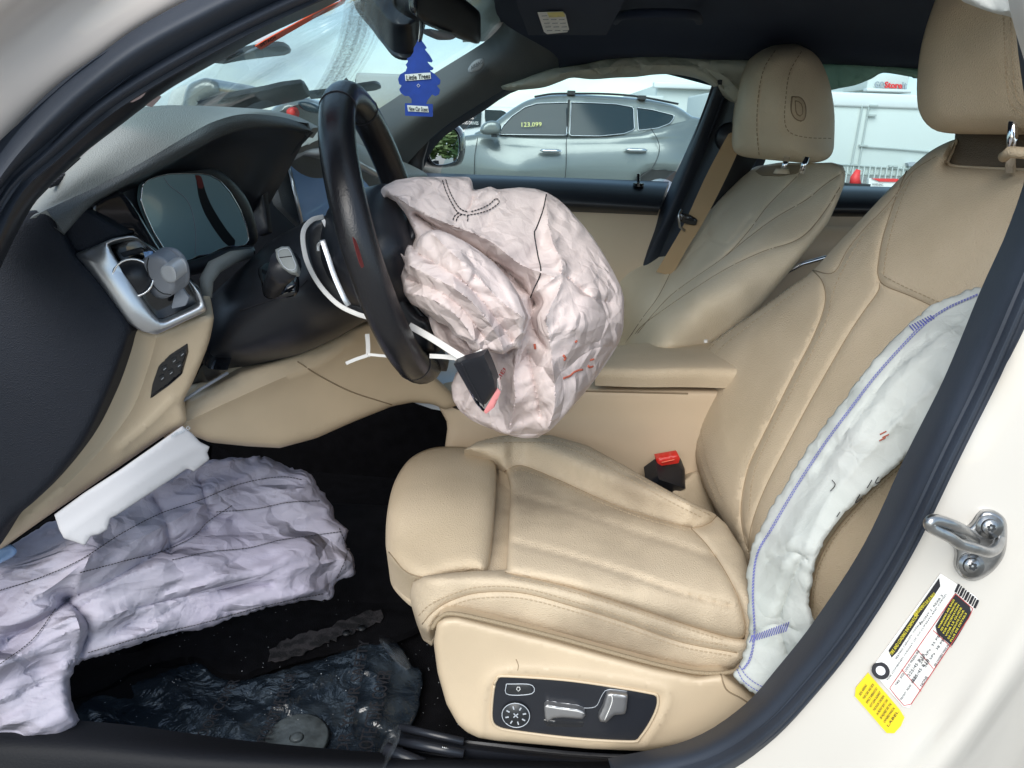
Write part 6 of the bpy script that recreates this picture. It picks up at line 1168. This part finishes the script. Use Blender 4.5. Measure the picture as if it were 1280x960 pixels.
GWF = tps([(600, 168, SY+.12), (700, 172, SY+.08), (860, 160, SY+.15), (700, 118, SY+.30), (820, 126, SY+.32)])
for nm, o in (('front_window', [(624, 168), (628, 158), (640, 145), (656, 134), (672, 129), (711, 128), (708, 169)]), ('rear_window', [(714, 128), (740, 128.5), (770, 130), (792, 134), (793, 162), (780, 167), (750, 170), (712, 169.5)]), ('quarter_window', [(796, 134.5), (815, 137), (843, 144), (841, 150), (836, 155), (822, 160), (798, 163)])):
    wdo = panel(nm, o, gw, 'suv_glass', suv, puff=0, thick=.02, step=6, sm=False)
    pr = MB().tube([U(a, b, gw(a, b)-.01) for a, b in even(o, 4)+[o[0]]], .0045, 5).build('chrome_edge' if nm != 'front_window' else 'chrome_edge', 'silver', wdo.o, True)
    if nm == 'front_window':
        text('price_figures', '123,099', (652, 158.5, gw(660, 157)-.03), (677, 158, gw(677, 157)-.03), (652, 153, gw(652, 153)-.03), 'marker', wdo.o)
MB().box(U(710, 148, SY+.13), (.012, 0, 0), (0, .02, .0), (0, -.0, .20)).build('door_pillar', 'dark_trim', suv)
sl = MB()
for pts in ([(708, 172), (708, 200), (706, 225), (700, 262)], [(597, 172), (593, 200), (594, 240), (600, 262)], [(812, 158), (822, 175), (824, 190), (815, 210), (800, 222), (788, 240)]): sl.tube([U(a, b, SY-.035) for a, b in smooth2(pts, False)], .004, 5)
sl.build('door_gap', 'dark_trim', suv)
for (x0, x1, y) in ((674, 702, 189), (781, 809, 188)):
    hdl = panel('door_handle', [(x0, y-1), (x0+4, y-3), (x1-4, y-2.5), (x1, y-1), (x1, y+1), (x1-5, y+2.5), (x0+6, y+2)], [(x0, y, SY-.09)], 'silver', suv, puff=.02, rad=2, thick=.05, step=2, sm=False)
panel('wing_mirror', [(600, 164), (603, 156), (612, 151), (622, 152), (626, 158), (625, 166), (616, 168), (606, 168)], [(610, 160, SY-.28)], 'suv_paint', suv, puff=.05, rad=4, thick=.16, step=2.5)
MB().box(U(618, 169, SY-.1), (.03, 0, 0), (0, .12, 0), (0, 0, .02)).build('mirror_stalk', 'dark_trim', suv)
rr_ = MB(); rr_.tube([U(a, b, SY+.32) for a, b in smooth2([(668, 121), (690, 117.5), (720, 117), (760, 117.5), (800, 121), (848, 130)], False)], .012, 6)
for x, y in ((714, 115), (802, 121)): rr_.box(U(x, y+1, SY+.34), (.045, 0, 0), (0, .05, 0), (0, 0, .022))
rr_.build('roof_rail', 'dark_trim', suv)
for x in (516, 824):
    c = U(x, 250, SY); MB().disc(c+Vector((0, .0, 0)), (0, 1, 0), .36, .24, 36).build('tyre', 'tire', suv, True); MB().disc(c+Vector((0, -.02, 0)), (0, 1, 0), .24, .03, 30).build('wheel_rim', 'silver', suv, True)
# pale crossover behind its bonnet
wv_ = thing('white_van', 'pale van behind the silver vehicle with writing on its dark window', 'van', Vector((-1, 14, 0)))
WY = 13.5
panel('body', [(500, 240), (500, 160), (540, 150), (563, 138), (576, 132), (640, 134), (680, 140), (690, 160), (690, 240)], [(500, 160, WY)], 'white_paint', wv_, puff=.1, rad=4, thick=1.8, step=6, sm=False, flatback=(0, 1.8, 0))
wg = panel('window', [(560, 156), (570, 140), (584, 136), (602, 137), (601, 158), (575, 162)], [(560, 156, WY-.02)], 'suv_glass', wv_, puff=0, thick=.02, step=5, sm=False)
text('window_writing', 'AS IS', (578, 148, WY-.04), (592, 149, WY-.04), (578, 144, WY-.04), 'label_white', wg.o); text('window_writing', 'RUNS DRIVES', (575, 155, WY-.04), (598, 156, WY-.04), (575, 151, WY-.04), 'label_white', wg.o)
panel('window', [(606, 137), (630, 138), (640, 150), (606, 152)], [(560, 156, WY-.02)], 'suv_glass', wv_, puff=0, thick=.02, step=5, sm=False)
for x in (530, 650): MB().disc(U(x, 222, WY-.02), (0, 1, 0), .33, .2, 28).build('tyre', 'tire', wv_, True)
# buildings
def block(name, x0, y0, x1, y1, Y, dep, m, par, zb=0):
    A, B = U(x0, y0, Y), U(x1, y1, Y); z1 = max(A.z, B.z); return MB().box(((A.x+B.x)/2, Y+dep/2, (z1+zb)/2), ((B.x-A.x)/2, 0, 0), (0, dep/2, 0), (0, 0, (z1-zb)/2)).build(name, m, par, bevel=.03)
sb1 = thing('storage_building', 'low cream flat-roofed building beyond the rear of the silver vehicle', 'building', Vector((5, 30, 0)))
block('wall', 822, 108, 905, 108, 30, 12, 'building_white', sb1); block('parapet', 818, 105, 908, 105, 29.7, .4, 'white_paint', sb1, zb=U(860, 111, 29.7).z)
block('annex', 806, 120, 830, 120, 28, 6, 'building_white', sb1)
tr2 = thing('box_trailer', 'large white box trailer filling the far rear window', 'trailer', Vector((5, 11.5, 0)))
TY = 12.0
block('trailer_box', 900, 130, 1420, 130, TY, 2.4, 'building_white', tr2, zb=.75)
block('top_rail', 898, 128, 1425, 128, TY-.04, .1, 'white_paint', tr2, zb=U(1000, 131.5, TY).z)
tl_ = MB()
for a, b in (([1078, 132], [1063, 214]), ([1086, 134], [1072, 214])): tl_.tube([U(a[0], a[1], TY-.03), U(b[0], b[1], TY-.03)], .012, 6)
tl_.tube([U(1076, 183, TY-.03), U(1120, 186, TY-.03), U(1200, 193, TY-.03)], .014, 6); tl_.tube([U(1000, 203, TY-.03), U(1060, 206, TY-.03), U(1130, 211, TY-.03), U(1250, 215, TY-.03)], .014, 6)
tl_.build('panel_joint', 'building_line', tr2)
hg = MB()
for (x, y) in ((1092, 132), (1090, 144), (1079, 182), (1068, 206), (1116, 208)): hg.box(U(x, y, TY-.04), (.06, 0, 0), (0, .02, 0), (0, 0, .012))
hg.build('hinge', 'building_line', tr2)
rb_ = MB()
for k in range(14): rb_.box(U(1050+k*7, 222, TY-.04), (.006, 0, 0), (0, .02, 0), (0, 0, .16))
rb_.build('skirt_rib', 'building_white', tr2)
for x in (960, 1180): MB().disc(U(x, 240, TY+.1), (0, 1, 0), .42, .25, 28).build('tyre', 'tire', tr2, True)
panel('blue_box', [(1135, 204), (1146, 202), (1146, 207), (1136, 208)], [(1133, 203, TY-.1)], 'sign_gray', tr2, puff=0, thick=.1, step=4, sm=False)
gs = thing('store_building', 'cream storage building tower with a red and grey sign above the trailer', 'building', Vector((17, 35, 0)))
block('tower', 1085, 112, 1140, 112, 34, 6, 'building_white', gs); block('sign_box', 1086, 94, 1137, 94, 33.6, 7, 'building_white', gs, zb=U(1110, 113, 33.6).z)
block('main_hall', 1000, 116, 1092, 116, 36, 10, 'building_white', gs); block('cornice', 1084, 112, 1140, 112, 33.3, .4, 'white_paint', gs, zb=U(1110, 115, 33.3).z)
text('sign', 'GO', (1093, 109, 33.5), (1105, 109.6, 33.5), (1093.3, 101.5, 33.5), 'sign_gray', gs, depth=.05, off=.02); text('sign', 'Store', (1105.5, 109.6, 33.5), (1127, 110.6, 33.5), (1105.8, 101.8, 33.5), 'sign_red', gs, depth=.05, off=.03); text('sign', 'it', (1127.5, 110.6, 33.5), (1133, 110.9, 33.5), (1127.8, 102.6, 33.5), 'sign_gray', gs, depth=.05, off=.02)
cn_ = thing('traffic_cone', 'red and white marker cone standing at the trailer foot', 'cone', U(1069, 231, 10.5)-Vector((0, 0, U(1069, 231, 10.5).z)))
cp_ = U(1069, 231, 10.5); ct_ = U(1069, 212, 10.5)
MB().tube([Vector((cp_.x, 10.5, 0)), cp_], .12, 16).build('post', 'white_paint', cn_, True); MB().tube([cp_, cp_.lerp(ct_, .5), ct_+Vector((.04, 0, 0))], [.075, .06, .03], 16).build('cone_body', 'sign_red', cn_, True); MB().box(cp_, (.14, 0, 0), (0, .14, 0), (0, 0, .02)).build('cone_base', 'dark_trim', cn_)
bx_ = thing('marker_board', 'white board with a red top edge and small black print behind the seats', 'board', Vector((U(1110, 230, 10.8).x, 10.8, 0)))
mb1 = panel('board', [(1086, 223), (1130, 224), (1130, 300), (1084, 300)], [(1100, 230, 10.8)], 'label_white', bx_, puff=0, thick=.06, step=10, sm=False)
panel('red_edge', [(1090, 223), (1130, 223.5), (1130, 227.5), (1100, 227)], [(1100, 230, 10.78)], 'sign_red', bx_, puff=0, thick=.02, step=10, sm=False)
text('print', 'WARNING', (1090, 232, 10.77), (1104, 232.4, 10.77), (1090, 229, 10.77), 'ink', mb1.o)
ld = thing('loader', 'yellow wheel loader standing beyond the windscreen on the right', 'loader', Vector((U(470, 130, 16).x, 16, 0)))
A = U(478, 130, 16)
MB().box(A+Vector((.2, 0, -.55)), (1.3, 0, 0), (0, .9, 0), (0, 0, .42)).build('engine_hood', 'yellow_machine', ld, bevel=.08); MB().box(A+Vector((.15, .1, .18)), (.55, 0, 0), (0, .7, 0), (0, 0, .34)).build('cab', 'building_line', ld, bevel=.06)
MB().box(A+Vector((.15, .08, .20)), (.57, 0, 0), (0, .6, 0), (0, 0, .22)).build('cab_glass', 'suv_glass', ld, bevel=.02)
tube('exhaust_pipe', [A+Vector((-.62, 0, -.2)), A+Vector((-.60, 0, .3)), A+Vector((-.72, 0, .42))], .05, 'dark_trim', ld)
for dx in (-.9, .9): MB().disc(A+Vector((dx, -.95, -1.3)), (0, 1, 0), .62, .4, 28).build('tyre', 'tire', ld, True)
# wrecked cars glimpsed through the windscreen
w1 = thing('grey_car', 'dusty grey car with a red tail lamp just beyond the instrument hood', 'car', Vector((U(370, 150, 6).x, 6, 0)))
panel('body', [(330, 210), (332, 150), (340, 136), (352, 128), (372, 122), (392, 124), (410, 132), (430, 150), (440, 210)], [(330, 150, 6.2), (380, 125, 6.2)], 'suv_paint', w1, puff=.3, rad=14, thick=1.5, step=6, flatback=(0, 1.5, 0))
panel('tail_lamp', [(358, 138), (366, 134), (370, 142), (366, 149), (360, 147)], [(360, 140, 6.12)], 'red', w1, puff=.03, rad=4, thick=.1, step=3)
panel('rear_glass', [(372, 128), (388, 128), (404, 138), (396, 142), (380, 138)], [(360, 140, 6.12)], 'suv_glass', w1, puff=.03, rad=4, thick=.1, step=3)
w2 = thing('cream_truck', 'cream truck cab with a grey hood low in the left of the windscreen', 'truck', Vector((U(250, 120, 12).x, 12, 0)))
panel('cab', [(205, 175), (212, 120), (225, 108), (240, 106), (246, 115), (250, 130), (252, 175)], [(230, 120, 12)], 'building_white', w2, puff=.1, rad=4, thick=2, step=4, flatback=(0, 2, 0))
panel('hood', [(232, 112), (250, 99), (262, 98), (274, 104), (276, 115), (268, 121), (252, 130), (240, 160), (225, 160)], [(230, 120, 11.6)], 'suv_paint', w2, puff=.2, rad=6, thick=1.8, step=4, flatback=(0, 1.8, 0))
panel('panel', [(262, 124), (290, 118), (304, 122), (300, 150), (262, 160)], [(230, 120, 11)], 'white_paint', w2, puff=.1, rad=4, thick=.5, step=4)
# trees behind the car, seen in the far door mirror
rt = random.Random(12)
def tree(x, y, h, lab):
    t = thing('tree', lab, 'tree', Vector((x, y, 0)), 'trees along the yard edge')
    MB().tube([Vector((x, y, 0)), Vector((x+.1, y, h*.4)), Vector((x, y+.1, h*.8))], [.25, .18, .05], 10).build('trunk', 'bark', t, True)
    b = MB()
    for k in range(900):
        th = rt.uniform(0, 2*math.pi); zz = rt.random()**.8; r = (1-abs(zz-.35)*1.15)*h*.32*rt.random()**.4; r = max(r, .1)
        c = Vector((x+math.cos(th)*r, y+math.sin(th)*r, h*.2+zz*h*.8)); s_ = rt.uniform(.15, .4)
        u = Vector((rt.uniform(-1, 1), rt.uniform(-1, 1), rt.uniform(-1, 1))).normalized(); v = u.orthogonal().normalized(); b.add([c+u*s_, c+v*s_*.6, c-u*s_, c-v*s_*.6], [(0, 1, 2, 3)])
    b.build('crown', 'leaf', t)

tree(20, 2.2, 4.6, 'middle green tree seen reflected in the far door mirror'); tree(23.5, 4.6, 5.6, 'tallest green tree seen reflected in the far door mirror'); tree(21, .2, 3.4, 'lowest green tree, nearest the car line, seen reflected in the far door mirror'); tree(27, 6.8, 5.0, 'farthest green tree seen reflected in the far door mirror')
